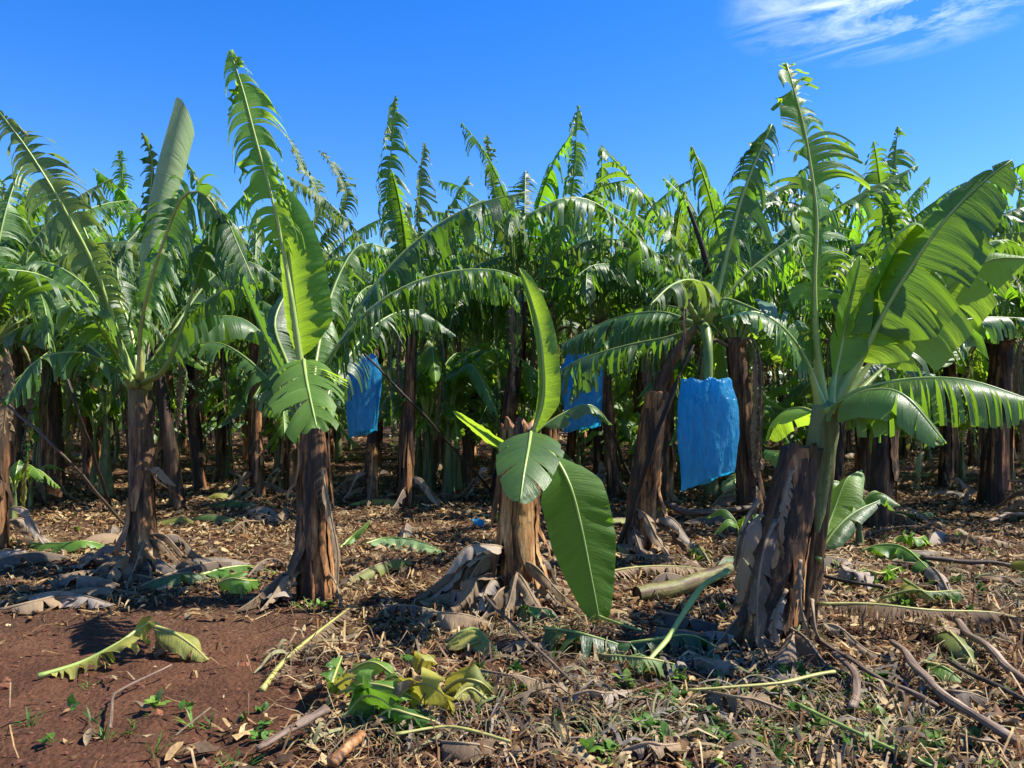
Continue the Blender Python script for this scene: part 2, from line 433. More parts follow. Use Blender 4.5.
def trunk(root, base, top, r0, r1, seed, m='bark', bend=(0,0), jag=0., name='trunk', flare=.2, res=(44, 46)):
    rng = random.Random(seed)
    mid = (V(base)+V(top))/2 + V((bend[0], bend[1], 0))
    nz, na = res[1], res[0]
    P, L = catmull([V(base)-V((0,0,.08)), V(base), mid, V(top)], nz)
    mb = MB(); rings = []
    ns = 5; off = rng.uniform(0, 9); tws = rng.uniform(-.25, .25)
    for i, p in enumerate(P):
        t = i/nz
        r = r0+(r1-r0)*t + flare*r0*math.exp(-t*9)
        ring = []
        for k in range(na):
            a = 2*PI*k/na
            # overlapping sheaths: saw-tooth steps that wander up the stem
            fz = (a/(2*PI)*ns + t*tws*L*2 + .25*noise.noise(V((a, t*L*2.2, off))))
            saw = fz-math.floor(fz)
            q = r*(1+.17*(saw-.5)) + .020*noise.noise(V((math.cos(a)*3, math.sin(a)*3, t*L*2.6+off))) + .011*noise.noise(V((math.cos(a)*11, math.sin(a)*11, t*L*5+off)))
            z = p.z
            if jag and t > .8: z += jag*(t-.8)/.2*(noise.noise(V((math.cos(a)*2.2, math.sin(a)*2.2, off)))*1.6)
            ring.append(mb.vert((p.x+q*math.cos(a), p.y+q*math.sin(a), z), (k/na, t)))
        rings.append(ring)
    for i in range(nz):
        for k in range(na):
            mb.face(rings[i][k], rings[i][(k+1)%na], rings[i+1][(k+1)%na], rings[i+1][k])
    ctr = mb.vert(P[-1]-V((0,0,.05 if jag else -.03)), (.5, 1))
    for k in range(na): mb.face(rings[-1][k], rings[-1][(k+1)%na], ctr)
    return mb.build(name, M[m], root, root.location)

def sheath(root, base, top, r0, r1, ang, z0, z1, wid, peel, seed, m='sheath', name='dry_sheath', down=True):
    """dry sheath lying on the stem, split into ragged fibrous ribbons whose free ends curl away"""
    rng = random.Random(seed); base, top = V(base), V(top); mb = MB(); nb = max(1, int(wid/.075))
    for b_ in range(nb):
        nz, nx = 14, 3; prev = None
        a0 = ang + ((b_+.5)/nb-.5)*wid/r0; w0 = wid/nb*rng.uniform(.8,1.25); zz0 = z0+(z1-z0)*rng.uniform(-.05,.35); pl = peel*rng.uniform(.3,1.5); dft = rng.uniform(-.25,.25)
        for i in range(nz+1):
            t = i/nz; zz = z1+(zz0-z1)*t
            c = base.lerp(top, zz); r = (r0+(r1-r0)*zz)*1.07+.004+.004*(b_%2)
            free = smooth((t-.3)/.7); ids = []
            for k in range(nx):
                w = (k/(nx-1)-.5)*w0*(1-.75*t**3)*(.45+.55*smooth(t/.2))*(1+.45*noise.noise(V((t*9, b_*2.1+(k>1)*5, seed))))
                a = a0 + w/r + dft*t*t + .5*noise.noise(V((t*2, seed*1.7+b_, 0)))*free
                rr = r + pl*free**1.6*(1+.5*noise.noise(V((t*3, k*.7, seed+b_)))) + .010*noise.noise(V((t*7, k*.9+b_*3, seed+4))) + .006*(k==1)
                p = V((c.x+rr*math.cos(a), c.y+rr*math.sin(a), c.z)); g = hz(p.x, p.y)+.012
                if p.z < g: p.z = g
                ids.append(mb.vert(p, (k/nx, t)))
            if prev:
                for k in range(nx-1): mb.face(prev[k], ids[k], ids[k+1], prev[k+1])
            prev = ids
    return mb.build(name, M[m], root, root.location)

def rolled(root, pts, radii, seed, m='cigar', name='rolled_leaf'):
    """young leaf still rolled into a tube, its edge lapping round and its mouth open"""
    rng = random.Random(seed); n = 40; P, Ln = catmull(pts, n); mb = MB(); prev = None; na = 34
    for i, p in enumerate(P):
        t = i/n; T = (P[min(i+1,n)]-P[max(i-1,0)]).normalized(); a = T.cross(V((0,1,0))).normalized(); b = T.cross(a)
        x = t*(len(radii)-1); j = min(int(x), len(radii)-2); r = radii[j]+(radii[j+1]-radii[j])*(x-j); ids = []
        for k in range(na):
            w = k/(na-1)*2*PI*1.35 + t*1.4
            q = r*(.86+.2*k/(na-1))*(1+.05*noise.noise(V((math.cos(w)*1.5, math.sin(w)*1.5, t*5+seed))))
            lift = .15*math.sin(w+.6)*smooth((t-.7)/.3)
            ids.append(mb.vert(p+a*math.cos(w)*q+b*math.sin(w)*q+T*lift, (t*Ln, k/na*.9)))
        if prev:
            for k in range(na-1): mb.face(prev[k], prev[k+1], ids[k+1], ids[k])
        prev = ids
    return mb.build(name, M[m], root, root.location)

def skirt(root, n, seed, r=.14, spread=.55, ztop=.45, m=('grey','dry'), arc=(0, 2*PI), W=(.06,.12), ribpart=False):
    """dead leaves still joined to the stem, drooping to the soil round its foot"""
    rng = random.Random(seed); b = root.location
    for i in range(n):
        a = rng.uniform(*arc); z = rng.uniform(.12, ztop); L = spread*rng.uniform(.5, 1.1)
        d = V((math.cos(a), math.sin(a), 0)); sd = V((-d.y, d.x, 0))*rng.uniform(-.25,.25)
        p0 = b+d*r*.9+UP*z; p1 = b+d*(r+.35*L)+sd*.4+UP*(z+rng.uniform(-.05,.05)); p2 = b+d*(r+.7*L)+sd+UP*z*.45
        p3 = b+d*(r+L)+sd*1.6; p3.z = hz(p3.x,p3.y)+.03
        add_leaf(root, [p0,p1,p2,p3], rng.uniform(*W)*.9, seed*31+i, ('grey','dry','dry')[rng.randrange(3)], 'ribdry', r0=.007, rb=.012, name='dead_leaf', ribpart=ribpart,
                 pet=.05, tear=rng.choice((.2,.4,.8)), thin=.1, droop=rng.uniform(1.,2.4), wind=0, crumple=rng.uniform(.7,1.1), floor=hz, step=.035, K=5)

def hang(root, pts, W, seed, m='dry', **kw):
    k = dict(pet=.05, tear=.6, droop=2.2, wind=.05, crumple=.4, step=.03, K=5); k.update(kw)
    return add_leaf(root, pts, W, seed, m, 'ribdry', r0=.009, rb=.014, name='dead_leaf', **k)

def L(root, spec, W, seed, m='leaf', rib='rib', **kw):
    """leaf traced as (px, py, depth) stations of the photograph, turned into real points"""
    return add_leaf(root, [at(*q) for q in spec], W, seed, m, rib, **kw)

def rand_leaves(root, crown, n, seed, Lr=(2.1,3.0), mats=('leaf','deep','lush','worn','leaf'), tear=(.75,1.), a0=None, ribpart=False, W=(.36,.47), young=1, dead=7, step=.034, K=5, avoid=None):
    rng = random.Random(seed); a = rng.uniform(0, 6.28) if a0 is None else a0
    for i in range(n):
        a += 2.4 + rng.uniform(-.35,.35)
        age = i/max(1, n-1)
        if avoid and any(abs((a-c+PI)%(2*PI)-PI) < w for c, w in avoid):
            a += 1.2
        Ln = rng.uniform(*Lr)*(.8 if i == 0 else 1)
        if i < young: th0, th1 = rng.uniform(.05,.2), rng.uniform(.35,.9)
        else: th0, th1 = .08+.6*age+rng.uniform(-.06,.15), .85+2.0*age+rng.uniform(-.25,.4)
        d = V((math.cos(a), math.sin(a), 0))
        p = crown + d*.03 - UP*(.02+.10*age); pts = [p.copy()]; ns = 7
        tw = rng.uniform(-.25,.25)
        for k in range(ns):
            t = (k+.5)/ns; th = th0+(th1-th0)*t**1.4
            dd = (d*math.sin(th)+UP*math.cos(th)+V((-d.y,d.x,0))*tw*t*.5+WIND*.07*t).normalized()
            p = p+dd*Ln/ns; pts.append(p.copy())
        te = rng.uniform(*tear); mm = rng.choice(mats)
        add_leaf(root, pts, rng.uniform(*W), seed*57+i, mm, 'rib', r0=.015, rb=.036, ribpart=ribpart,
                 s=math.degrees(a)+90, pet=.15, tear=te, droop=rng.uniform(1.8,4.0) if i >= young else rng.uniform(.9,2.0), twist=rng.uniform(-.25,.25),
                 wind=rng.uniform(.1,.9), fold=rng.uniform(.1,.4), step=step, K=K, tmax=.3, fine=rng.uniform(.85,1.4), thin=rng.uniform(0,.15))
    for i in range(dead):
        a += 2.1+rng.uniform(-.5,.5); d = V((math.cos(a), math.sin(a), 0)); Ln = rng.uniform(.8,1.9)
        p0 = crown-UP*.12+d*.08
        pts = [p0, p0+d*.25+UP*.08, p0+d*.42-UP*.35, p0+d*.34-UP*Ln]
        add_leaf(root, pts, rng.uniform(.1,.22), seed*91+i, ('dry','dry','worn','yellow','deep')[rng.randrange(5)], 'ribdry', r0=.011, rb=.025, name='dead_leaf', ribpart=ribpart,
                 s=math.degrees(a)+90, pet=.2, tear=.8, droop=2.5, wind=.1, crumple=.35, step=.04, K=5)

PL = 'banana plants of the plantation'
def plant(px, py, label, group=PL):
    return empty('banana_plant', gp(px, py), label, 'banana plant', group)

# ------------------------------------------------------------------ ground
def axis(lo, hi, c0, c1, fine, grow):
    xs = [c0]; 
    while xs[-1] < c1: xs.append(xs[-1]+fine)
    st = fine; x = xs[-1]
    while x < hi: st *= grow; x += st; xs.append(x)
    st = fine; x = c0; left = []
    while x > lo: st *= grow; x -= st; left.append(x)
    return left[::-1]+xs
def ground():
    xs = axis(-900, 900, -5, 5, .035, 1.13); ys = axis(-60, 1500, 2.6, 11, .035, 1.06)
    nx, ny = len(xs), len(ys)
    v = [(x, y, hz(x, y) if y < 60 else 0.) for y in ys for x in xs]
    f = [(j*nx+i, j*nx+i+1, (j+1)*nx+i+1, (j+1)*nx+i) for j in range(ny-1) for i in range(nx-1)]
    me = bpy.data.meshes.new('ground'); me.from_pydata(v, [], f)
    me.polygons.foreach_set('use_smooth', [True]*len(f)); me.materials.append(M['soil'])
    o = bpy.data.objects.new('ground', me); C.objects.link(o); tag(o, kind='structure')
    o['label'] = 'bare red brown soil under the plantation'
ground()

def bare(x, y):
    return smooth((-.35-x-.12*y)/.8)*smooth((6.05-y)/.6) * (1 if x < 0 else 0)

def litter():
    rng = random.Random(5)
    pal = [(.42,.30,.16),(.34,.23,.12),(.25,.15,.08),(.16,.095,.052),(.10,.06,.035),(.36,.28,.19),(.28,.22,.16),(.48,.37,.22),(.22,.11,.05),(.07,.043,.028),(.14,.08,.045)]
    pal = [(r_, g_*.95, b_*.78) for r_, g_, b_ in pal]
    st, fl = MB(), MB()
    def spot():
        # denser towards the viewer, where single straws show
        y = 2.7*math.exp(rng.random()*math.log(34/2.7)); x = (rng.random()*2-1)*(y*.78+1.2)
        return x, y
    n = 0
    while n < 26000:
        x, y = spot()
        if rng.random() < bare(x, y)*.96: continue
        cl = noise.noise(V((x*.9, y*.9, 11)))
        if y < 6 and rng.random() > .7+cl*.9: continue
        n += 1
        big = 1+.05*max(0, y-6)
        Ln = rng.uniform(.05,.30)*big; w = rng.uniform(.002,.008)*big; a = rng.gauss(.2,.9) if rng.random()<.6 else rng.uniform(0,6.28)
        c = rng.choice(pal); k = rng.uniform(.75,1.15); c = (c[0]*k, c[1]*k, c[2]*k)
        lift = rng.uniform(.003,.05)*(1.5 if y<6 and cl>0 else 1); px, py = x, y; prev = None; cur = rng.uniform(-.7,.7); sg = 4
        for i in range(sg+1):
            t = i/sg; z = hz(px, py)+.005+lift*math.sin(t*PI)*rng.uniform(.6,1.2)+ (lift if rng.random()<.2 else 0)
            ww = w*(1-.6*abs(t-.4)); nxn = V((-math.sin(a), math.cos(a), rng.uniform(-.6,.6)))
            q = (st.vert((px+nxn.x*ww, py+nxn.y*ww, z+nxn.z*ww), (0,t), c), st.vert((px-nxn.x*ww, py-nxn.y*ww, z-nxn.z*ww*.3), (1,t), c))
            if prev: st.face(prev[0], prev[1], q[1], q[0])
            prev = q; px += math.cos(a)*Ln/sg; py += math.sin(a)*Ln/sg; a += cur/sg
    n = 0
    while n < 62000:
        x, y = spot()
        if n > 34000: y = 5.2+9*rng.random(); x = (rng.random()*2-1)*(y*.78+1.2)
        if rng.random() < bare(x, y)*.965: continue
        pt = noise.noise(V((x*.9, y*.9, 31)))+.5*noise.noise(V((x*2.3, y*2.3, 7)))
        if rng.random() < smooth(.5-pt*1.6)*(.85 if y < 7 else .6): continue
        n += 1
        big = 1+.04*max(0, y-6)
        s = (.009+.055*rng.random()**1.8)*big; asp = rng.uniform(.10,.45); a = rng.uniform(0,6.28)
        c = rng.choice(pal); k = rng.uniform(.7,1.2); c = (c[0]*k, c[1]*k, c[2]*k)
        z = hz(x, y)+.006; tx, ty = rng.uniform(-.5,.5), rng.uniform(-.5,.5); ids = []
        for j in range(3):
            for i in range(3):
                lx, ly = (i-1)*s*(1-.35*abs(j-1)), (j-1)*s*asp*(1-.3*abs(i-1))
                ids.append(fl.vert((x+lx*math.cos(a)-ly*math.sin(a), y+lx*math.sin(a)+ly*math.cos(a), max(z, z+s*.5+lx*tx+ly*ty+rng.uniform(-.3,.3)*s)), (i/2,j/2), c))
        for j in range(2):
            for i in range(2): fl.face(ids[j*3+i], ids[j*3+i+1], ids[j*3+i+4], ids[j*3+i+3])
    tag(st.build('straw_litter', M['litter']), 'dry tan straw of shredded leaf scattered on the soil', 'straw litter', kind='stuff')
    tag(fl.build('leaf_litter', M['litter']), 'small brown and grey flakes of dead leaf on the soil', 'leaf litter', kind='stuff')
    # crumbs and clods of soil
    cl = MB(); n = 0
    oct_ = [(1,0,0),(0,1,0),(-1,0,0),(0,-1,0),(0,0,1),(.7,.7,.6),(-.7,.7,.6),(-.7,-.7,.6),(.7,-.7,.6)]
    fa = [(0,5,8),(5,4,8),(5,1,6),(5,6,4),(6,2,7),(6,7,4),(7,3,8),(7,8,4),(0,1,5),(1,2,6),(2,3,7),(3,0,8)]
    while n < 7500:
        y = 2.8*math.exp(rng.random()*math.log(12/2.8)); x = (rng.random()*2-1)*(y*.76+.8)
        n += 1; s = .004+.019*rng.random()**3 + (.028 if rng.random()<.01 else 0); z = hz(x,y)
        k = rng.uniform(.6,1.3); c = (.13*k,.052*k,.029*k) if s < .03 else (.22*k,.085*k,.045*k)
        b0 = [cl.vert((x+p[0]*s*rng.uniform(.7,1.3), y+p[1]*s*rng.uniform(.7,1.3), z-.2*s+p[2]*s*rng.uniform(.6,1.1)), (0,0), c) for p in oct_]
        for f in fa: cl.face(*[b0[i] for i in f])
    tag(cl.build('soil_clods', M['litter'], smooth=False), 'loose crumbs and clods of red soil', 'soil clods', kind='stuff')
litter()

def weeds():
    rng = random.Random(77); mb = MB()
    spots = [(745,745,.5,46),(700,700,.4,26),(640,735,.3,14),(570,700,.4,12),(790,690,.3,20),(860,740,.3,26),(920,735,.4,30),(810,680,.25,20),(965,750,.3,14),(900,700,.3,12),(585,745,.3,10),(500,690,.2,10),(735,610,.2,6),(880,600,.4,14),(985,690,.3,10),(130,735,.3,5),(60,705,.4,4),(240,725,.3,5),(310,610,.15,10),(170,720,.2,4),(980,600,.5,12),(820,570,.3,14),(430,650,.5,8),(960,545,.8,12),(270,770,.3,6),(300,480,1.5,14),(560,500,1.2,10),(200,500,1.5,14),(880,480,2.,14),(30,540,.6,10),(400,720,.4,9)]
    for px, py, sp, n in spots:
        c = gp(px, py)
        for _ in range(n):
            x, y = c.x+rng.gauss(0,sp*.6), c.y+rng.gauss(0,sp*.5); z = hz(x,y)
            k = rng.uniform(.7,1.25); col = rng.choice([(.08,.19,.025),(.12,.24,.03),(.05,.13,.02),(.15,.24,.04)]); col = tuple(q*k for q in col)
            grass = rng.random() < .5; sz = rng.uniform(.035,.10)
            for i in range(rng.randint(5,11)):
                a = rng.uniform(0,6.28); e = rng.uniform(.2,1.25); w = sz*(.06 if grass else .26); prev = None
                d = V((math.cos(a)*math.cos(e), math.sin(a)*math.cos(e), math.sin(e))); sd = V((-math.sin(a), math.cos(a), 0))
                p = V((x,y,z)) + V((rng.gauss(0,.012), rng.gauss(0,.012), 0)) + (UP*sz*rng.uniform(0,.6) if not grass else V((0,0,0))); ln = sz*(1.3 if grass else .7)
                for s_ in range(5):
                    t = s_/4; ww = w*math.sin(PI*min(.97,.12+.86*t))
                    q = (mb.vert(p+sd*ww, (0,t), col), mb.vert(p-sd*ww, (1,t), col))
                    if prev: mb.face(prev[0], prev[1], q[1], q[0])
                    prev = q; p = p+d*ln/4; d = (d+G*.18).normalized()
    tag(mb.build('weeds', M['weed']), 'small green weeds and grass tufts sprouting from the litter', 'weeds', kind='stuff')
weeds()

def tangles():
    """combed-out shreds of old leaves lying in matted tufts"""
    rng = random.Random(19); mb = MB()
    pal = [(.34,.24,.12),(.24,.16,.08),(.44,.33,.18),(.15,.10,.055),(.20,.19,.09),(.24,.20,.15),(.10,.07,.045),(.13,.15,.05),(.07,.05,.035)]
    spots = [(560,665,.5,9),(640,690,.5,10),(700,660,.4,8),(480,640,.35,5),(600,735,.35,8),(520,725,.3,6),(440,725,.25,7),(380,735,.2,5),(680,735,.35,7),(760,700,.35,6),(760,640,.35,5),(850,690,.35,5),(920,700,.4,4),(980,660,.4,5),(650,640,.5,6),(560,630,.4,5),(940,570,.7,7),(660,572,.6,6),(290,660,.25,3),(880,740,.3,4),(820,740,.3,4),(1000,590,.5,5),(90,600,.5,3),(410,620,.4,3)]
    for px, py, sp, n in spots:
        c = gp(px, py)
        for _ in range(n):
            x0, y0 = c.x+rng.gauss(0,sp*.6), c.y+rng.gauss(0,sp*.45); ax = rng.gauss(.1,.6); ln = rng.uniform(.3,.8); base = rng.choice(pal)
            for i in range(int(30*ln)+5):
                t = rng.uniform(-.5,.5); x, y = x0+math.cos(ax)*ln*t, y0+math.sin(ax)*ln*t
                a = ax+rng.choice((-1,1))*rng.gauss(.9,.5); L_ = rng.uniform(.10,.34); w = .002+.010*rng.random()**2; lift = .008+.075*rng.random()**2
                k = rng.uniform(.55,1.3); bb = base if rng.random()<.65 else rng.choice(pal); col = tuple(q*k for q in bb); prev = None; cur = rng.uniform(-.9,.9); roll = rng.uniform(-1,1)
                for s_ in range(6):
                    u = s_/5; z = hz(x,y)+.008+.03*(1-u)+lift*math.sin(PI*min(1,u*1.05))
                    ww = w*(1-.7*u); nx_ = V((-math.sin(a), math.cos(a), roll))
                    q = (mb.vert((x+nx_.x*ww,y+nx_.y*ww,z+nx_.z*ww),(0,u),col), mb.vert((x-nx_.x*ww,y-nx_.y*ww,z-nx_.z*ww),(1,u),col))
                    if prev: mb.face(prev[0],prev[1],q[1],q[0])
                    prev = q; x += math.cos(a)*L_/5; y += math.sin(a)*L_/5; a += cur/5
    tag(mb.build('shredded_straw', M['litter']), 'matted tan shreds of old leaves lying in tufts', 'shredded straw', kind='stuff')
tangles()

# ------------------------------------------------------------------ front plants, traced leaf by leaf
# --- plant with the rolled new leaf, left
r = plant(141, 574, 'banana plant with a pale rolled new leaf pointing up and a slim rust brown stem')
b0, t0 = r.location, at(139, 378, 7.05)
trunk(r, b0, t0, .125, .085, 1, 'barkgreen', bend=(.02,0), flare=.25)
for i,(a,z0,z1,w,pl) in enumerate([(-.4,.02,.5,.13,.05),(-1.3,.25,.75,.12,.02),(-2.2,.05,.4,.1,.1),(.3,.3,.62,.13,.20),(-.9,.0,.3,.12,.16)]):
    sheath(r, b0, t0, .125, .085, a, z0, z1, w, pl, 10+i)
hang(r, [at(150,470,6.95), at(158,468,6.85), at(166,476,6.8), at(176,486,6.78)], .07, 3, 'dry', tear=.1, droop=.6, fold=.5)
skirt(r, 9, 4, .12, .6, .3, arc=(2.4, 5.6), W=(.07,.13)); skirt(r, 5, 5, .12, .45, .4, arc=(-.9, .9))
L(r, [(136,385,7.0),(118,335,6.9),(95,268,6.75),(62,205,6.6),(28,150,6.5),(-2,110,6.4)], .44, 11, 'worn', 'ribfresh', s=35, roll=12, fold=.0, tear=.85, droop=2.2, wind=.5, r0=.026)
rolled(r, [at(140,382,7.1), at(146,300,7.1), at(154,238,7.1), at(168,180,7.1), at(184,118,7.1)], [.03,.04,.06,.085,.10,.115,.118,.112], 12)
L(r, [(140,380,6.95),(141,330,6.85),(150,285,6.7),(166,235,6.6),(184,196,6.5),(206,196,6.4),(228,232,6.3)], .52, 13, 'deep', 'ribyellow', s=-20, fold=-.2, tear=.9, droop=2.6, wind=.35, r0=.022, sweep=.1)
L(r, [(133,385,6.9),(112,345,6.6),(80,300,6.1),(40,275,5.7),(-8,268,5.4)], .42, 14, 'leaf', 'ribfresh', tear=.85, droop=1.6, wind=.2, fold=.1)
L(r, [(146,388,7.0),(165,345,6.9),(195,310,6.8),(228,288,6.7),(262,282,6.6)], .30, 15, 'leaf', 'ribfresh', tear=.9, droop=2.4, wind=.3, fold=.2)
L(r, [(144,384,7.1),(160,348,7.2),(196,322,7.3),(240,318,7.4),(275,345,7.5)], .34, 16, 'deep', tear=.3, droop=1.8, wind=.1)
L(r, [(138,384,7.2),(125,320,7.5),(118,260,7.9),(140,228,8.2)], .3, 17, 'deep', tear=.8, droop=1.6)
L(r, [(143,260,7.2),(150,200,7.2),(152,160,7.15),(142,132,7.1)], .16, 18, 'worn', 'ribfresh', s=10, tear=.9, droop=2.2, wind=-.1, pet=.3)
L(r, [(132,388,7.1),(95,350,7.4),(55,325,7.6),(15,330,7.8),(-20,360,8)], .3, 19, 'deep', tear=.8, droop=2.2)
L(r, [(140,385,7.0),(170,360,6.6),(205,250,6.5),(222,215,6.4),(240,250,6.2),(262,300,6.1)], .42, 20, 'deep', rb=.03, r0=.012, tear=.9, droop=2.6, wind=.3, pet=.45)

L(r, [(136,384,7.2),(90,330,7.6),(50,285,7.9),(5,262,8.1),(-40,275,8.2)], .4, 201, 'deep', tear=.85, droop=2.8)
L(r, [(145,384,7.3),(180,320,7.8),(215,275,8.2),(250,262,8.4),(290,290,8.6)], .4, 202, 'deep', tear=.85, droop=2.8)
L(r, [(134,386,6.9),(110,365,6.6),(75,352,6.3),(35,362,6.1),(5,400,6.0)], .3, 203, 'deep', tear=.8, droop=2.4)
L(r, [(140,384,7.2),(128,320,7.4),(100,265,7.5),(78,215,7.6),(58,173,7.6)], .34, 204, 'leaf', 'ribfresh', tear=.85, droop=2.4, wind=.3)

# --- plant with the tall sail leaf, centre left
r = plant(316, 600, 'banana plant with one very tall torn leaf and fan leaf drooping at its stem top')
b0, t0 = r.location, at(313, 425, 6.15)
trunk(r, b0, t0, .135, .105, 2, 'bark', bend=(-.02,0), flare=.2)
for i,(a,z0,z1,w,pl) in enumerate([(-.25,.42,.98,.17,.03),(-.6,.0,.55,.15,.05),(.2,.1,.5,.16,.11),(-1.5,.1,.8,.14,.02),(-2.3,.05,.55,.13,.07),(-1.0,.3,.95,.11,.03),(-2.8,.4,.9,.12,.05)]):
    sheath(r, b0, t0, .135, .105, a, z0, z1, w, pl, 30+i)
skirt(r, 5, 6, .13, .4, .25, arc=(2.6, 6.6), W=(.06,.10))
hang(r, [at(322,470,5.95), at(332,520,5.9), at(338,555,5.88), at(337,590,5.9)], .06, 7, 'dry', tear=.2, droop=1)
L(r, [(309,430,6.15),(300,360,6.1),(290,290,6.05),(276,215,6.0),(256,140,5.95),(243,90,5.95),(230,50,5.95)], .38, 21, 'fresh', 'ribfresh', s=0, roll=-14, fold=.05, tear=.9, droop=2.8, wind=.5, pet=.46, sweep=.25, r0=.024, tmax=.35, step=.02, K=9, twist=.2)
L(r, [(310,430,6.2),(302,365,6.2),(294,300,6.15),(287,240,6.1),(276,185,6.1)], .32, 22, 'fresh', 'ribfresh', s=5, roll=20, fold=.35, tear=0, droop=.3, wind=.05, pet=.3, wl=.35, curl=.9, r0=.026, K=9)
L(r, [(310,430,6.1),(308,395,6.0),(304,360,5.7),(307,382,5.15),(317,428,4.75)], .36, 23, 'fresh', 'ribfresh', s=0, fold=-.05, tear=.62, droop=.7, wind=.0, sweep=.6, pet=.36, twist=.1, fine=.7, prof=lambda v: min(1,v/.1)**.6*(1-v**4)**.6, r0=.018, tmax=1.)
L(r, [(306,430,6.2),(285,375,6.3),(262,330,6.4),(240,275,6.5),(222,215,6.6)], .33, 24, 'deep', tear=.35, droop=1.4, s=60, roll=-45)
L(r, [(316,428,6.2),(338,350,6.3),(375,285,6.4),(420,238,6.5),(470,207,6.6),(525,192,6.6)], .42, 25, 'deep', 'rib', s=75, roll=-20, fold=.1, tear=.7, droop=2.4, wind=.15, r0=.026)
L(r, [(312,430,6.15),(322,375,6.1),(350,330,6.1),(392,294,6.1),(445,273,6.1),(500,271,6.1),(545,292,6.1)], .36, 26, 'deep', 'ribfresh', s=80, fold=.0, tear=.95, droop=3.6, wind=.1, thin=.1, r0=.02, sweep=.15, step=.016, tmax=.25, K=9, fine=1.3)
L(r, [(308,430,6.25),(290,370,6.6),(275,320,7.0),(300,280,7.4),(330,290,7.7)], .3, 27, 'deep', tear=.6, droop=1.8)
L(r, [(306,432,6.3),(270,380,6.7),(225,345,7.0),(185,345,7.2)], .28, 28, 'deep', tear=.7, droop=2.)

L(r, [(312,430,6.3),(340,370,6.9),(375,325,7.4),(415,310,7.8),(455,335,8.1)], .36, 205, 'deep', tear=.9, droop=2.8)
L(r, [(310,428,6.3),(318,350,6.8),(335,285,7.2),(360,245,7.5),(395,250,7.8)], .34, 206, 'leaf', tear=.9, droop=2.6, wind=.3)

# --- plant whose broad leaf hangs to the ground, centre
r = plant(517, 602, 'banana plant with a broad green leaf hanging down to the ground beside its stem')
b0, t0 = r.location, at(519, 425, 6.1)
trunk(r, b0, t0, .165, .145, 3, 'bark', bend=(.01,0), flare=.12, jag=.07)
for i,(a,z0,z1,w,pl) in enumerate([(-1.4,.05,.7,.17,.02),(-.7,.0,.5,.16,.06),(-2.2,.1,.98,.16,.03),(-.2,.1,.6,.13,.09),(-1.1,.2,.9,.12,.03),(-1.9,.0,.4,.13,.07),(-2.9,.3,1.02,.13,.05),(-1.6,.5,1.05,.10,.03)]):
    sheath(r, b0, t0, .165, .145, a, z0, z1, w, pl, 50+i)
skirt(r, 16, 8, .15, .6, .4, arc=(2.6, 5.1), W=(.09,.16)); skirt(r, 5, 9, .17, .4, .3, arc=(-.9, .6))
hang(r, [at(505,548,5.9), at(490,545,5.8), at(465,548,5.75), at(445,575,5.7)], .12, 9, 'grey', tear=.1, droop=1.2, crumple=.5, floor=hz)
L(r, [(532,435,6.0),(543,400,5.95),(543,360,5.9),(538,325,5.9),(528,290,5.85),(519,268,5.85)], .12, 31, 'fresh', 'ribfresh', s=10, roll=10, fold=.5, tear=0, droop=.1, wind=.1, pet=.02, wl=.35, wr=1.1, curl=.7, K=8, r0=.013, prof=lambda v: min(1, (v+.03)/.2)**.9*(1-v**5)**.8)
L(r, [(518,460,6.0),(497,445,5.9),(475,428,5.85),(453,411,5.8)], .10, 32, 'fresh', 'ribfresh', s=80, roll=-35, fold=.3, tear=0, droop=.5, pet=.04, r0=.009, K=8)
L(r, [(530,440,6.0),(531,432,5.7),(529,446,5.35),(524,474,5.05),(520,503,4.9)], .28, 33, 'leaf', 'ribfresh', s=0, fold=.12, tear=.12, droop=.45, wind=0, sweep=.5, pet=.1, r0=.012, K=8)
L(r, [(534,440,6.0),(554,456,5.75),(570,485,5.6),(581,525,5.55),(591,575,5.5),(600,622,5.45)], .255, 34, 'lush', 'ribfresh', s=5, roll=-6, fold=.1, tear=0, droop=.3, wind=0, pet=.2, r0=.013, K=8, prof=lambda v: min(1, v/.16)**.7*(1-max(0,v-.45)/.56)**.55)
L(r, [(524,440,6.2),(560,415,6.3),(590,405,6.4),(612,425,6.5)], .13, 35, 'leaf', tear=.1, droop=.8, pet=.2, r0=.009)

# --- leaning brown stump with the green follower, right foreground
r = plant(786, 644, 'banana plant with bright backlit leaves rising from a thick leaning brown stump')
b0 = r.location
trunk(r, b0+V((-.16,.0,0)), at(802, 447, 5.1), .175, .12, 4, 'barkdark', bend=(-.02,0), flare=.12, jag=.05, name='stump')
trunk(r, gp(797,630)+V((0,.02,0)), at(827, 405, 5.15), .12, .085, 5, 'stempartgreen', flare=.1)
for i,(a,z0,z1,w,pl,mm) in enumerate([(-1.5,.2,.95,.16,.02,'sheath'),(-.6,.0,.55,.2,.04,'sheath'),(-2.2,.05,.75,.2,.05,'barkdark'),(-1.1,.1,.8,.12,.02,'barkdark'),(-1.9,.3,1.0,.13,.02,'sheath'),(-2.8,.0,.6,.18,.10,'sheath'),(-.9,.4,.9,.12,.02,'barkdark'),(-1.3,.0,.35,.14,.05,'sheath')]):
    sheath(r, b0+V((-.16,0,0)), at(802,447,5.1), .175, .12, a, z0, z1, w, pl, 70+i, mm)
sheath(r, gp(797,630), at(827,405,5.15), .13, .085, -1.6, .45, 1.0, .12, .02, 88, 'stemgreen', name='green_sheath')
hang(r, [at(762,515,4.85), at(748,528,4.75), at(741,560,4.72), at(738,605,4.75)], .10, 12, 'dry', tear=.2, droop=1.2, crumple=.5)
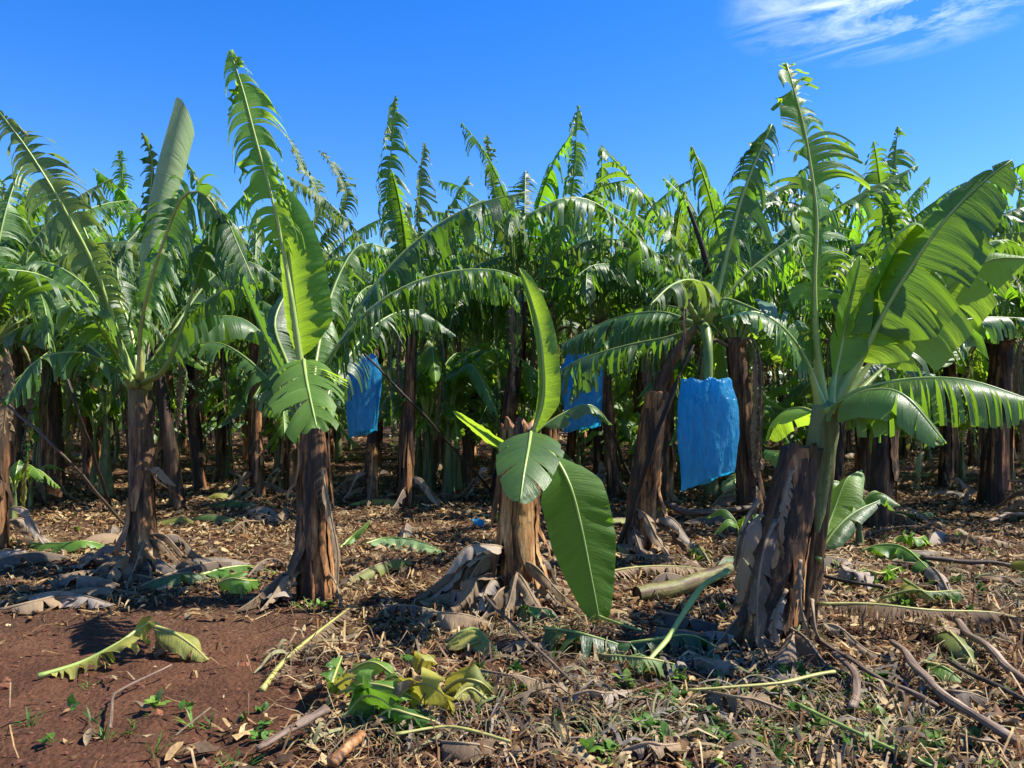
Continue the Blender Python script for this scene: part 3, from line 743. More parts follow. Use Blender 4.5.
hang(r, [at(776,520,4.8), at(765,545,4.7), at(758,590,4.65), at(758,648,4.62)], .085, 13, 'grey', tear=.1, droop=.8, crumple=.45)
skirt(r, 6, 14, .2, .4, .25, arc=(2.7, 5.6), W=(.07,.13))
L(r, [(823,412,5.2),(817,350,5.15),(814,285,5.1),(816,215,5.05),(806,140,5.0),(795,95,4.95),(786,62,4.95)], .46, 141, 'fresh', 'ribfresh', s=20, roll=-10, fold=.15, tear=.78, droop=1.3, wind=1.2, pet=.27, sweep=.55, r0=.022, step=.018, tmax=.5, curl=.4, K=9, twist=.3, wl=.8, fine=1.1)
L(r, [(828,408,5.2),(838,360,5.2),(850,305,5.2),(861,256,5.2)], .21, 42, 'fresh', 'ribfresh', s=25, roll=10, fold=.55, tear=.1, droop=.2, pet=.2, wl=1.1, wr=.8, r0=.016, K=8)
L(r, [(832,410,5.25),(862,355,5.2),(900,285,5.1),(945,220,5.0),(985,180,4.95),(1012,160,4.9)], .46, 43, 'leaf', 'ribfresh', sv=(.55,-.45,-.7), fold=.1, tear=.45, droop=.9, wind=.3, pet=.3, r0=.022, wl=.4, wr=.85, K=9, sweep=.1, curl=.5)
L(r, [(834,408,5.3),(860,350,5.3),(890,300,5.3),(925,262,5.2),(962,262,5.1)], .34, 44, 'fresh', 'ribfresh', sv=(.5,-.6,-.6), fold=.15, tear=.25, droop=.8, pet=.25, r0=.018, wl=.5)
L(r, [(822,410,5.15),(808,365,5.1),(785,330,5.0),(755,312,4.95),(722,318,4.9)], .25, 45, 'deep', 'ribfresh', s=60, roll=15, fold=.25, tear=.6, droop=1.4, pet=.25, r0=.017)
L(r, [(828,412,5.1),(842,402,4.9),(872,390,4.65),(905,396,4.45),(945,442,4.3)], .26, 46, 'leaf', 'ribfresh', fold=.0, tear=.5, droop=2.0, wind=0, pet=.1, r0=.014, K=9, tmax=.9)
L(r, [(832,412,5.2),(855,392,5.0),(905,380,4.8),(965,380,4.6),(1032,400,4.45)], .44, 47, 'leaf', 'ribfresh', fold=.0, tear=.58, fine=1.1, droop=2.8, wind=.15, pet=.1, r0=.017, K=9, tmax=.35)
L(r, [(820,415,5.3),(800,408,5.5),(780,415,5.7),(768,440,5.8)], .2, 48, 'fresh', tear=.1, droop=1., pet=.1, r0=.012)
L(r, [(826,412,5.4),(850,375,5.7),(885,365,6.1),(935,375,6.4)], .28, 49, 'deep', tear=.7, droop=2.2)
L(r, [(838,408,5.35),(885,345,5.4),(935,300,5.4),(985,262,5.3),(1030,258,5.2)], .36, 54, 'fresh', 'ribfresh', sv=(.4,-.6,-.7), fold=.1, tear=.4, droop=1.0, wind=.2, pet=.25, wl=.6, K=8, curl=.6)
L(r, [(834,405,5.3),(860,330,5.25),(890,265,5.2),(915,228,5.15),(940,235,5.1)], .30, 55, 'fresh', 'ribfresh', s=30, roll=25, fold=.35, tear=.3, droop=1.2, wind=.5, pet=.3, K=8, curl=-.6)
L(r, [(842,408,5.5),(905,350,5.8),(965,320,6.0),(1030,318,6.1)], .36, 56, 'deep', 'rib', tear=.85, droop=2.8, wind=.2, pet=.2)
L(r, [(838,402,5.5),(880,330,5.9),(940,270,6.2),(1000,240,6.3),(1045,260,6.3)], .36, 57, 'leaf', 'rib', tear=.8, droop=2.6, wind=.3, pet=.3)
L(r, [(815,560,5.2),(835,530,5.3),(855,512,5.4),(880,500,5.5)], .10, 51, 'leaf', tear=.1, droop=.9, r0=.007)
L(r, [(818,555,5.3),(832,515,5.5),(846,480,5.6),(862,470,5.7)], .17, 52, 'fresh', tear=.1, droop=.9, r0=.008)
L(r, [(815,480,5.3),(790,455,5.6),(765,450,6.0)], .14, 53, 'leaf', tear=.2, droop=1.0, r0=.008)

for i,(x0,y0,x1,y1,w_,mm) in enumerate([(792,470,783,560,.05,'dry'),(770,540,750,625,.06,'dry'),(800,560,812,640,.05,'dry'),(786,590,776,652,.06,'grey'),(812,600,828,650,.05,'dry'),(758,500,735,570,.05,'dry')]):
    hang(r, [at(x0,y0,4.86), at((x0*2+x1)/3-4,(y0*2+y1)/3-4,4.78), at((x0+2*x1)/3-6,(y0+2*y1)/3,4.74), at(x1,y1,4.78)], w_, 140+i, mm, tear=.6, droop=1.2, crumple=.7, floor=hz)

# --- plant carrying the big blue bag
r = plant(637, 549, 'propped banana plant whose bunch hangs in the large blue bag')
b0, t0 = r.location, at(657, 392, 8.1); crown = at(700, 322, 7.9)
trunk(r, b0, t0, .15, .12, 6, 'bark', bend=(-.03,0), flare=.15)
for i,(a,z0,z1,w,pl) in enumerate([(-1.4,.0,.45,.2,.05),(-.6,.0,.5,.17,.12),(-2.1,.3,.9,.18,.03),(-.2,.1,.6,.15,.14),(-1.0,.4,.95,.14,.03),(-1.8,.0,.35,.16,.08)]):
    sheath(r, b0, t0, .15, .12, a, z0, z1, w, pl, 90+i)
mb = MB(); P_, _ = catmull([t0-UP*.2, t0, (t0+crown)/2+UP*.08, crown], 10); tube(mb, P_, [.085-.005*i for i in range(11)], 12); mb.build('neck', M['barkgreen'], r, b0)
skirt(r, 9, 15, .19, .6, .5, W=(.07,.13))
L(r, [(702,322,7.9),(692,277,7.85),(668,232,7.75),(640,190,7.6),(600,145,7.4)], .50, 61, 'leaf', 'rib', s=70, roll=-5, tear=.95, droop=2.2, wind=.1, r0=.024, pet=.1)
L(r, [(698,322,7.8),(675,280,7.6),(640,240,7.35),(600,206,7.1),(565,198,6.9),(520,218,6.7)], .46, 62, 'deep', 'rib', tear=.9, droop=2.4, wind=.15, r0=.022)
L(r, [(712,315,7.9),(722,275,7.9),(734,225,7.85),(748,180,7.8),(772,124,7.8)], .56, 63, 'deep', 'ribfresh', s=10, roll=12, fold=-.1, tear=.85, droop=3.2, wind=.1, r0=.028)
L(r, [(705,315,7.8),(708,290,7.4),(692,280,6.8),(672,285,6.3),(650,305,5.9)], .33, 64, 'worn', 'ribfresh', fold=.0, tear=.85, droop=2.6, wind=0, r0=.018)
L(r, [(712,315,8.0),(745,275,8.1),(790,240,8.2),(850,200,8.2),(918,165,8.2)], .40, 65, 'leaf', 'rib', tear=.95, droop=2.8, wind=.15, r0=.02)
L(r, [(698,328,8.0),(665,338,8.1),(625,346,8.2),(575,362,8.3),(540,388,8.4)], .46, 66, 'deep', 'rib', tear=.85, droop=3.4, wind=0, r0=.018)
L(r, [(708,320,7.7),(722,300,7.4),(745,305,7.1),(775,322,6.8),(800,358,6.5)], .28, 67, 'leaf', 'ribfresh', tear=.8, droop=1.8, r0=.018)
L(r, [(706,318,8.2),(720,260,8.5),(762,200,8.8),(815,180,9.0),(850,215,9.2)], .3, 68, 'deep', tear=.9, droop=2.2)
L(r, [(698,325,8.2),(660,312,8.5),(610,320,8.8),(560,345,9.0)], .5, 69, 'deep', tear=.9, droop=2.6)
L(r, [(695,325,8.3),(655,322,8.6),(615,335,8.9),(585,362,9.1),(570,400,9.2)], .42, 70, 'deep', 'rib', tear=.9, droop=3.0)
hang(r, [at(690,300,7.0), at(684,312,6.9), at(684,335,6.88), at(682,362,6.9)], .05, 71, 'dry')
mb = MB(); P_, _ = catmull([at(710,275,8.0), at(701,243,7.95), at(688,206,7.9)], 8); tube(mb, P_, [.035-.002*i for i in range(9)], 7); mb.build('dead_petiole', M['pole'], r, b0)
mb = MB(); P_, _ = catmull([crown, at(706,330,7.7), at(708,350,7.55), at(708,385,7.5), at(708,420,7.5)], 10); tube(mb, P_, [.05]*11, 9); mb.build('bunch_stalk', M['fruit'], r, b0)

# ------------------------------------------------------------------ second row, part traced, part grown
def mid(px, py, tx, ty, label, seed, r0=.13, bark='barkdark', n=8, ztop=None, group=PL, **kw):
    r = plant(px, py, label, group); b = r.location
    if n: n += 9
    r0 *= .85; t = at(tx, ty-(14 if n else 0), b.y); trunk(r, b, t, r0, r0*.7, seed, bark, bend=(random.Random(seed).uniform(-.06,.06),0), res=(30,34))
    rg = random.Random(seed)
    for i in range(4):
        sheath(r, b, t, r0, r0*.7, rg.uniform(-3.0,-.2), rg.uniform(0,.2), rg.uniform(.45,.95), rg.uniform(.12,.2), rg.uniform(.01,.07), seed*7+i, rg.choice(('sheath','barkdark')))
    skirt(r, 6, seed+3, r0, .6, .5, W=(.07,.12))
    if n: rand_leaves(r, t, n, seed, **kw)
    return r, t
r, t = mid(404, 507, 412, 338, 'dark stemmed banana plant beside the narrow blue bag, behind the broad arching leaf', 101, n=7)
L(r, [(412,335,t.y),(402,260,t.y),(390,190,t.y-.1),(392,140,t.y-.1),(396,95,t.y-.1)], .55, 81, 'leaf', s=15, tear=1., droop=2.8, wind=1.5, r0=.02)
L(r, [(414,335,t.y),(420,270,t.y+.2),(418,210,t.y+.2),(424,142,t.y+.2)], .45, 82, 'worn', s=20, tear=1., droop=3., wind=1.8, r0=.018, wl=.4)
r, t = mid(258, 497, 255, 345, 'dark stemmed banana plant seen past the tall torn leaf', 102, n=8)
L(r, [(258,340,t.y),(300,250,t.y),(320,205,t.y),(302,165,t.y),(286,134,t.y)], .36, 83, 'worn', s=30, tear=1., droop=3., wind=1.4, wl=.8)
L(r, [(258,340,t.y),(310,260,t.y+.3),(345,205,t.y+.3),(338,172,t.y+.3),(318,150,t.y+.3)], .36, 84, 'worn', s=30, tear=1., droop=2.4, wind=.9)
r, t = mid(52, 500, 48, 362, 'banana plant with a near black stem in shade at the left', 103, n=10, r0=.2)
L(r, [(48,355,t.y),(30,300,t.y-.3),(8,240,t.y-.5),(2,180,t.y-.5)], .3, 85, 'worn', 'ribyellow', s=20, tear=1., droop=1.6, wind=.3)
r, t = mid(165, 482, 167, 350, 'dark banana stem standing behind the slim rust brown one', 104, n=8)
L(r, [(165,340,t.y),(140,270,t.y),(126,210,t.y),(120,150,t.y)], .38, 86, 'leaf', s=10, tear=1., droop=1.8, wind=1.2)
r, t = mid(496, 500, 524, 300, 'banana plant with pale straw coloured stem behind the leaf hanging to the ground', 105, bark='bark', n=7)
L(r, [(530,300,t.y),(555,250,t.y-.5),(572,190,t.y-.6),(578,104,t.y-.6)], .52, 87, 'leaf', s=5, tear=1., droop=4., wind=.4, r0=.022)
L(r, [(528,300,t.y),(510,250,t.y),(495,195,t.y),(486,134,t.y)], .26, 88, 'worn', s=5, tear=1., droop=1.6, wind=1.3)
r, t = mid(750, 517, 735, 352, 'dark fibrous banana stem to the right of the large blue bag', 106, r0=.2, n=8)
r, t = mid(880, 527, 893, 345, 'dark banana stem behind the bright leaves of the leaning stump', 107, r0=.17, n=6)
L(r, [(893,335,t.y),(894,280,t.y-.2),(892,200,t.y-.3),(898,126,t.y-.3)], .38, 89, 'leaf', s=0, tear=.9, droop=2.6, wind=.5, r0=.02)
L(r, [(893,335,t.y),(915,280,t.y),(955,235,t.y-.3),(1005,215,t.y-.5),(1040,235,t.y-.6)], .34, 90, 'deep', tear=.85, droop=2.4)
r, t = mid(994, 506, 1004, 352, 'thick pale based banana stem at the right edge with its leaves hanging over litter', 108, r0=.24, bark='bark', n=8)
L(r, [(1004,345,t.y),(985,300,t.y-.6),(962,280,t.y-1.),(930,290,t.y-1.4),(905,330,t.y-1.6)], .3, 91, 'deep', tear=.85, droop=2.4)
L(r, [(1004,345,t.y),(1015,270,t.y-.4),(1018,215,t.y-.6),(1024,170,t.y-.7)], .4, 92, 'leaf', s=10, tear=.8, droop=2.2)
r, t = mid(372, 503, 372, 432, 'short pale sheathed banana stem under the narrow blue bag', 109, r0=.11, bark='bark', n=0)
r, t = mid(-6, 548, -12, 350, 'banana plant cut by the left edge with leaves fanning into view', 110, r0=.16, n=7)
L(r, [(-12,345,t.y),(10,285,t.y-.8),(40,262,t.y-1.4),(85,285,t.y-1.8),(110,330,t.y-2)], .28, 93, 'leaf', 'ribfresh', tear=.9, droop=1.4)
r, t = mid(597, 488, 597, 400, 'pale upright banana stem in a patch of light under the half hidden blue bag', 111, r0=.13, bark='bark', n=0)
r, t = mid(615, 497, 600, 330, 'dark banana stem to the left of the propped plant', 112, n=8)
r, t = mid(440, 478, 445, 338, 'banana plant with a purple flower bud hanging at head height', 113, n=9)
mb = MB(); c = at(437, 398, t.y-.5)
P_, _ = catmull([t, at(440,345,t.y-.35), at(437,365,t.y-.5), c+UP*.1], 8); tube(mb, P_, [.03]*9, 7); stalk = mb.build('flower_stalk', M['fruit'], r, r.location)
mb = MB(); P_, _ = catmull([c+UP*.12, c, c-UP*.18, c-UP*.36], 10); tube(mb, P_, [.05,.08,.105,.115,.118,.112,.10,.082,.06,.035,.008], 12); mb.build('flower_bud', M['flower'], r, r.location)
for i,(px,py,tx,ty,lb,rr) in enumerate([
    (20,505,14,350,'banana plant behind the left edge plant, its stem in deep shade',.16),
    (222,478,224,360,'thin banana stem between the two dark stems on the left',.12),
    (292,492,286,352,'banana plant standing half behind the tall sail leafed stem',.15),
    (665,500,668,345,'banana plant whose stem shows between the propped stem and the large blue bag',.15),
    (835,500,836,350,'banana plant seen just behind the leaning stump',.16),
    (945,488,950,350,'banana plant at the far side of the sunlit litter on the right',.15),
    (1052,520,1050,345,'banana plant just past the right edge, leaves reaching in',.18),
    (-60,520,-62,345,'banana plant just past the left edge, leaves reaching in',.18),
    (548,486,552,340,'banana plant in the gap between the hanging leaf and the pale upright stem',.15)]):
    mid(px,py,tx,ty,lb,130+i,r0=rr,n=11)

# ------------------------------------------------------------------ deep rows: a few grown kinds, copied
def kids(o): return [c for c in bpy.data.objects if c.parent == o]
protos = []
for i in range(6):
    rg = random.Random(400+i)
    r = empty('banana_plant', V((0,0,0)), 'banana plant in the shaded rows deep in the plantation', 'banana plant', 'deep rows of banana plants')
    h = rg.uniform(2.5, 3.2)
    lean = V((rg.uniform(-.45,.45), rg.uniform(-.3,.3), 0)); trunk(r, V((0,0,0)), V((0,0,h))+lean, rg.uniform(.085,.12), .075, 400+i, rg.choice(('barkdark','bark')), res=(18,20))
    rand_leaves(r, V((0,0,h))+lean, 17, 400+i, Lr=(2.2,3.0), dead=7, step=.045, K=4)
    protos.append((r, kids(r)))
rows = random.Random(9); used = set(); k = 0
taken = [o.location.copy() for o in bpy.data.objects if o.type == 'EMPTY' and o.parent is None]
y = 11.6
while y < 40:
    hw = y*.74+2.0; x = -hw+rows.uniform(0, 1.5)
    while x < hw:
        px, py = x+rows.uniform(-.4,.4), y+rows.uniform(-.5,.5)
        if all((px-q.x)**2+(py-q.y)**2 > 1.25**2 for q in taken[:-len(protos)]) and rows.random() > .03:
            i = rows.randrange(len(protos)); src, ch = protos[i]
            loc = V((px, py, hz(px,py))); rz = rows.uniform(0, 6.28); sc = rows.uniform(.92,1.22)
            if i not in used: used.add(i); o = src
            else:
                o = src.copy(); C.objects.link(o)
                for c in ch:
                    d = c.copy(); C.objects.link(d); d.parent = o
            o.location = loc; o.rotation_euler = (0,0,rz); o.scale = (sc,sc,sc); k += 1
        x += rows.uniform(1.8, 2.7)
    y += 2.2 if y < 26 else 2.9
for i in range(len(protos)):
    if i not in used: protos[i][0].location = (0, 30+i, 0)

# young suckers
def sucker(px, py, label, seed, h=.8, n=5, m=('fresh','leaf'), d=None):
    g = gp(px, py)
    r = empty('banana_sucker', g, label, 'young banana', 'young banana suckers'); rg = random.Random(seed)
    trunk(r, g, g+UP*h*.5, .04*h+.01, .02, seed, 'stemgreen', res=(14,12))
    a = rg.uniform(0,6.28)
    for i in range(n):
        a += 2.4; dd = V((math.cos(a), math.sin(a), 0)); p = g+UP*h*(.45); ln = h*rg.uniform(.6,.95); e = .2+.25*i/n*2
        pts = [p, p+UP*ln*.35+dd*ln*.12, p+UP*ln*(.62-e*.2)+dd*ln*.42, p+UP*ln*(.55-e*.8)+dd*ln*.85]
        add_leaf(r, pts, (.16*h if h < .8 else .085+.055*h)*rg.uniform(.8,1.2), seed*13+i, rg.choice(m), 'ribfresh', r0=.006, rb=.010, s=math.degrees(a)+90, pet=.2, tear=rg.choice((.1,.3,.7)), droop=1.1, fold=.3, step=.04, ribpart=False)
for i,(px,py,h,lb) in enumerate([
    (14,522,.85,'young banana sucker with drooping leaves by the left edge stem'),
    (30,508,.7,'pale green young banana sucker behind the left sucker'),
    (225,470,1.15,'young banana sucker lit green between the dark left stems'),
    (205,462,1.3,'leafy young banana in the gap behind the slim rust brown stem'),
    (470,470,1.2,'young banana with pale leaves under the flower bud'),
    (655,485,.9,'young banana sucker at the foot of the dark stems near the large blue bag'),
    (690,492,.75,'bright young banana directly below the large blue bag'),
    (552,490,.8,'broad leaved young banana beside the half hidden blue bag'),
    (860,545,.75,'young banana sucker with broad leaves behind the leaning stump'),
    (300,470,1.0,'young banana between the sail leafed stem and the narrow blue bag'),
    (432,465,1.2,'young banana glowing in light behind the narrow blue bag'),
    (740,560,.5,'small green sucker in litter left of the leaning stump')]):
    sucker(px, py, lb, 700+i, h)

ys_ = []
for i in range(5):
    sucker(512, 470, 'young banana growing among the deep rows', 760+i, 1.5+.25*i, n=9)
    o = [q for q in bpy.data.objects if q.name.startswith('banana_sucker') and q.parent is None][-1]
    o['group'] = 'young bananas in the deep rows'; ys_.append((o, kids(o)))
rg = random.Random(21); first = set()
for j in range(140):
    y = 12.5+14*rg.random()**1.2; x = rg.uniform(-1,1)*(y*.72+1); i = rg.randrange(5); src, ch = ys_[i]
    if i not in first: first.add(i); o = src
    else:
        o = src.copy(); C.objects.link(o)
        for c in ch: d = c.copy(); C.objects.link(d); d.parent = o
    if y < 17 and (abs(512+F*x/y-365) < 45 or abs(512+F*x/y-583) < 30): x += 1.6
    o.location = V((x,y,hz(x,y))); o.rotation_euler = (0,0,rg.uniform(0,6.28)); sc_ = rg.uniform(.7,1.25); o.scale = (sc_,)*3
mb = MB(); rg = random.Random(31)
for j in range(1500):
    y = rg.uniform(41, 52); x = rg.uniform(-1,1)*(y*.8+3); z = rg.uniform(.4,4.0); a = rg.uniform(0,6.28); d = V((math.cos(a),math.sin(a),0))
    p = V((x,y,z)); ln = rg.uniform(1.2,2.2); w_ = rg.uniform(.2,.36); e = rg.uniform(-.4,1.2); prev = None; sd = V((-d.y,d.x,0))
    for q in range(6):
        t = q/5; ww = w_*math.sin(PI*(.08+.88*t)); dr_ = -.3*ww
        row = [mb.vert(p-sd*ww+UP*dr_,(t*ln,-1)), mb.vert(p,(t*ln,0)), mb.vert(p+sd*ww+UP*dr_,(t*ln,1))]
        if prev:
            for k_ in range(2): mb.face(prev[k_],prev[k_+1],row[k_+1],row[k_])
        prev = row; th = e-t*1.6; p = p+(d*math.cos(th)+UP*math.sin(th))*ln/5
tag(mb.build('far_foliage', M['leaf']), 'far mass of banana leaves closing the rows at the back', 'foliage', kind='stuff')

# ------------------------------------------------------------------ bags, poles, things lying about
def bag(label, ctr, rad, h, seed, slant=0., flat=.8, rot=0., top=.82):
    """blue plastic bunch cover: gathered at the top, wrinkled, open slanting bottom edge"""
    rg = random.Random(seed); mb = MB(); nz, na = 44, 72; prev = None; o = V(ctr)
    for i in range(nz+1):
        t = i/nz
        rr = rad*(top+(1-top)*smooth(t/.22))*(1+.10*math.sin(t*2.6))*(1-.16*t)
        ids = []
        for k in range(na):
            a = 2*PI*k/na
            g = (1-smooth(t/.3))
            w = .05*g*math.sin(a*9+3*noise.noise(V((math.cos(a),math.sin(a),seed))))
            n_ = .13*noise.noise(V((math.cos(a)*1.6, math.sin(a)*1.6, t*2.2+seed))) + .085*noise.noise(V((math.cos(a)*3.5+t*1.2, math.sin(a)*3.5, t*2.2+seed))) + .035*noise.noise(V((math.cos(a)*9, math.sin(a)*9+t*3, t*9+seed)))
            q = rr*(1+w+n_)
            x, y = q*math.cos(a), q*math.sin(a)*flat
            z = h*.5-h*t - slant*h*t**2*(math.cos(a+.5)*-.5) + .03*h*noise.noise(V((math.cos(a)*2,math.sin(a)*2,seed+5)))*(1 if t>.9 or t<.1 else 0)
            z += .03*math.sin(a*7)*g*(1 if i==0 else .4)
            p = V((x*math.cos(rot)-y*math.sin(rot), x*math.sin(rot)+y*math.cos(rot), z))
            ids.append(mb.vert(o+p, (k/na, t)))
        if prev:
            for k in range(na): mb.face(prev[k], ids[k], ids[(k+1)%na], prev[(k+1)%na])
        prev = ids
        if i == 0:
            tp = mb.vert(o+UP*(h*.5-.01), (.5,0))
            for k in range(na): mb.face(ids[k], ids[(k+1)%na], tp)
    b = mb.build('bunch_cover', M['bag'], None, ctr); b.location = ctr
    tag(b, label, 'plastic bag', 'blue bunch covers')
    return b
c = at(707, 431, 7.4); bag('large wrinkled blue plastic bag hanging over a banana bunch, fully in view', c, .285, .98, 3, slant=.22)
c = at(363, 395, 10.4); bag('narrow blue plastic bag hanging above the short pale stem', c, .225, 1.05, 8, slant=.1)
c = at(583, 392, 10.4); bag('blue plastic bag half hidden behind drooping leaves near the pale upright stem', c, .28, 1.0, 12, slant=.12)
c = at(14, 408, 12.); bag('blue plastic bag low in the shade at the far left', c, .22, .5, 15)
mb = MB(); c = gp(478, 528); rg = random.Random(4); prev = None
for i in range(8):
    ids = [mb.vert(c+V(((k-3)*.022+.02*math.sin(i*1.3), .02*i-.05+.02*noise.noise(V((i,k,2))), .02+.11*math.sin(i*.45)*(.6+.6*abs(noise.noise(V((i*.7,k*.6,1))))))), (k/6,i/8)) for k in range(7)]
    if prev:
        for k in range(6): mb.face(prev[k], prev[k+1], ids[k+1], ids[k])
    prev = ids
o = mb.build('plastic_scrap', M['bag'], None, c); o.location = c; tag(o, 'small crumpled scrap of blue plastic lying on the ground', 'plastic scrap')

def stick(name, label, cat, pts, r0, r1, m='stick', seed=0, n=10, group=None, wob=.13, flat=.7, nodes=18):
    rg = random.Random(seed); P_, Ln = catmull(pts, nodes)
    P_ = [p+V((noise.noise(p*3+V((seed,0,0))), noise.noise(p*3+V((0,seed,4))), noise.noise(p*3+V((3,0,seed)))))*r0*1.1 for p in P_]
    mb = MB(); tube(mb, P_, [(r0+(r1-r0)*i/nodes)*(1+.25*noise.noise(V((i*.45, seed*3.3, 1)))) for i in range(nodes+1)], n, wob=wob, rng=rg, flat=flat)
    o = mb.build(name, M[m], None, P_[0]); o.location = P_[0]
    return tag(o, label, cat, group)
PG = 'dark poles propping the plants'
stick('prop_pole', 'grey brown pole leaning down from the left edge to the slim rust brown stem', 'pole', [at(-12,388,7.6), at(60,452,7.3), gp(126,548)+UP*.2], .016, .02, 'stick', 1, group=PG)
stick('prop_pole', 'dark pole leaning beside the near black stem at the left', 'pole', [at(62,365,9.5), at(85,430,9.5), gp(112,512)], .02, .025, 'pole', 2, group=PG)
stick('prop_pole', 'thick dark pole propping the plant with the large blue bag', 'pole', [at(692,345,7.9), at(660,425,7.8), gp(616,552)], .024, .03, 'pole', 3, group=PG)
stick('prop_pole', 'long dark pole slanting from the narrow blue bag down to the right', 'pole', [at(355,345,10.), at(430,422,9.9), gp(497,498)], .02, .026, 'pole', 4, group=PG)
stick('prop_pole', 'short dark pole leaning between the pale upright stem and propped plant', 'pole', [at(588,385,10.5), at(612,435,10.4), gp(640,505)], .025, .03, 'pole', 5, group=PG)

def on(px, py, up=.02): return gp(px, py)+UP*up
def ray_on(px, py, z):
    a, b = at(px, py, 1.0), V((0,0,CAMH)); d = a-b
    return b + d*((z-CAMH)/d.z)
# cut pseudostem log
lg = empty('cut_stem_log', on(690, 598), 'cut green banana stem log lying left of the leaning stump', 'log')
mb = MB(); P_, _ = catmull([ray_on(637,595,.07), ray_on(672,589,.08), ray_on(706,577,.12), ray_on(735,566,.13)], 12)
tube(mb, P_, [.066,.072,.070,.069,.068,.067,.065,.063,.06,.057,.054,.05,.042], 20, wob=.03, rng=random.Random(3), cap=False); mb.build('outer_sheath', M['logskin'], lg, lg.location)
mb = MB(); a0 = P_[0]; tube(mb, [a0+(P_[1]-a0)*.12, a0+(P_[1]-a0)*.5], [.064,.062], 20); mb.build('cut_end', M['barkdark'], lg, lg.location)

FL = 'fallen banana leaves on the ground'
def fallen(label, spec, W, seed, m, rib,  group=FL, cat='fallen leaf', name='fallen_leaf', ups=None, r0=.012, **kw):
    pts = [ray_on(q[0], q[1], (q[2] if len(q) > 2 else .03)) for q in spec]
    r = empty(name, pts[0], label, cat, group)
    k = dict(pet=.05, tear=.3, droop=.9, wind=0, crumple=.45, floor=hz, step=.025, K=6, r0=r0, rb=r0*1.4); k.update(kw)
    if k['tear'] >= 1: k.update(fine=2.2, step=.012, tmax=.08, thin=.35)
    add_leaf(r, pts, W, seed, m, rib, name='blade', **k)
    return r
fallen('yellow green broken leaf lying on bare soil at the left', [(38,676),(82,662,.06),(120,642,.14),(152,622,.2),(175,640,.1)], .16, 1, 'yellow', 'ribfresh', tear=.7, s=70)
fallen('small yellowed leaf end bent over beside the broken leaf at the left', [(150,625,.18),(172,632,.16),(192,645,.1),(208,660,.03)], .12, 2, 'yellow', 'ribyellow', tear=.5)
fallen('bright green leaf lying flat in front of the dark left stem', [(200,575,.06),(225,568,.08),(250,566,.07),(275,572,.04)], .20, 3, 'fresh', 'ribfresh', tear=.2)
fallen('pale blue green leaf lying flat in mid picture', [(362,545,.05),(385,538,.09),(415,540,.1),(446,552,.04)], .27, 4, 'cigar', 'rib', tear=.05)
fallen('light green leaf behind the grey dead leaves at the left', [(30,543,.05),(60,543,.12),(85,541,.15),(105,545,.08)], .17, 5, 'fresh', 'ribfresh', tear=.1)
fallen('narrow green leaf standing up from litter behind the sail leafed stem', [(340,548,.02),(350,538,.1),(362,528,.2),(370,520,.28)], .07, 6, 'fresh', 'ribfresh', tear=0)
fallen('olive green leaf lying in front of the grey dead leaves at centre', [(448,642,.04),(462,632,.12),(478,630,.13),(500,655,.04)], .15, 7, 'yellow', 'rib', tear=.05)
PG2 = 'yellowing leaf pieces of the cut leaf pile'
for i,(sp,w,mm,tr,lb) in enumerate([
    ([(328,704,0.046),(333,680,0.139),(342,656,0.182)],.12,'leaf',.2,'upright dark green leaf piece at the left of the cut leaf pile'),
    ([(343,718,0.065),(362,697,0.139),(383,700,0.139),(402,722,0.046)],.17,'deep',.2,'dark green cupped leaf piece at the front of the cut leaf pile'),
    ([(340,692,0.089),(368,684,0.164),(398,690,0.151),(424,704,0.046)],.13,'fresh',.4,'pale green leaf piece in the middle of the cut leaf pile'),
    ([(396,688,0.102),(425,684,0.176),(445,696,0.151),(452,714,0.034)],.15,'yellow',.1,'yellow edged curled leaf piece at the front right of the cut leaf pile'),
    ([(440,694,0.052),(460,680,0.139),(480,682,0.139),(494,694,0.046)],.14,'yellow',.3,'yellow leaf piece at the right end of the cut leaf pile'),
    ([(418,672,0.065),(426,655,0.176),(437,664,0.139)],.11,'yellowbright',.1,'small yellow leaf piece upright at the back of the cut leaf pile'),
    ([(348,672,0.077),(372,662,0.164),(396,676,0.114)],.12,'fresh',.5,'green leaf strip at the back of the cut leaf pile'),
    ([(392,704,0.077),(405,690,0.151),(420,684,0.102)],.12,'dry',.3,'brown dry leaf piece in the cut leaf pile'),
    ([(372,722,0.027),(390,710,0.102),(410,714,0.102),(444,724,0.027)],.10,'lush',.4,'green strip under the front of the cut leaf pile'),
    ([(330,690,0.077),(350,678,0.176),(366,684,0.139)],.12,'yellow',.6,'pale yellowing shred leaning on the upright dark piece'),
    ([(452,700,0.077),(470,688,0.114),(488,700,0.052)],.10,'yellow',.5,'yellowing shred under the right end of the cut leaf pile'),
    ([(376,690,0.139),(392,676,0.176),(408,682,0.151)],.09,'cigar',.3,'whitish green shred on top of the cut leaf pile')]):
    fallen(lb, sp, w*.7, 20+i, mm, 'ribyellow', group=PG2, tear=max(.3, tr), droop=.6, r0=.006, crumple=1.0, fold=.1, roll=(-65,55,-40,70,-75,45,-55,60,-35,65,-60,40)[i%12])
fallen('yellow folded leaf blade on the right between brown sticks', [(940,622,.1),(958,640,.12),(970,656,.06),(974,668,.03)], .11, 40, 'yellow', 'ribyellow', tear=.05)
fallen('short green leaf lying below the yellow folded one on the right', [(925,662,.06),(945,668,.07),(965,682,.03)], .085, 41, 'fresh', 'ribfresh', tear=.0)
fallen('dried comb like leaf with stiff midrib hanging shreds right of the leaning stump', [(818,604,.2),(870,604,.22),(930,610,.2),(990,612,.14),(1022,618,.08)], .30, 42, 'dry', 'ribyellow', tear=1., droop=3., crumple=.2, r0=.011, sweep=.05)
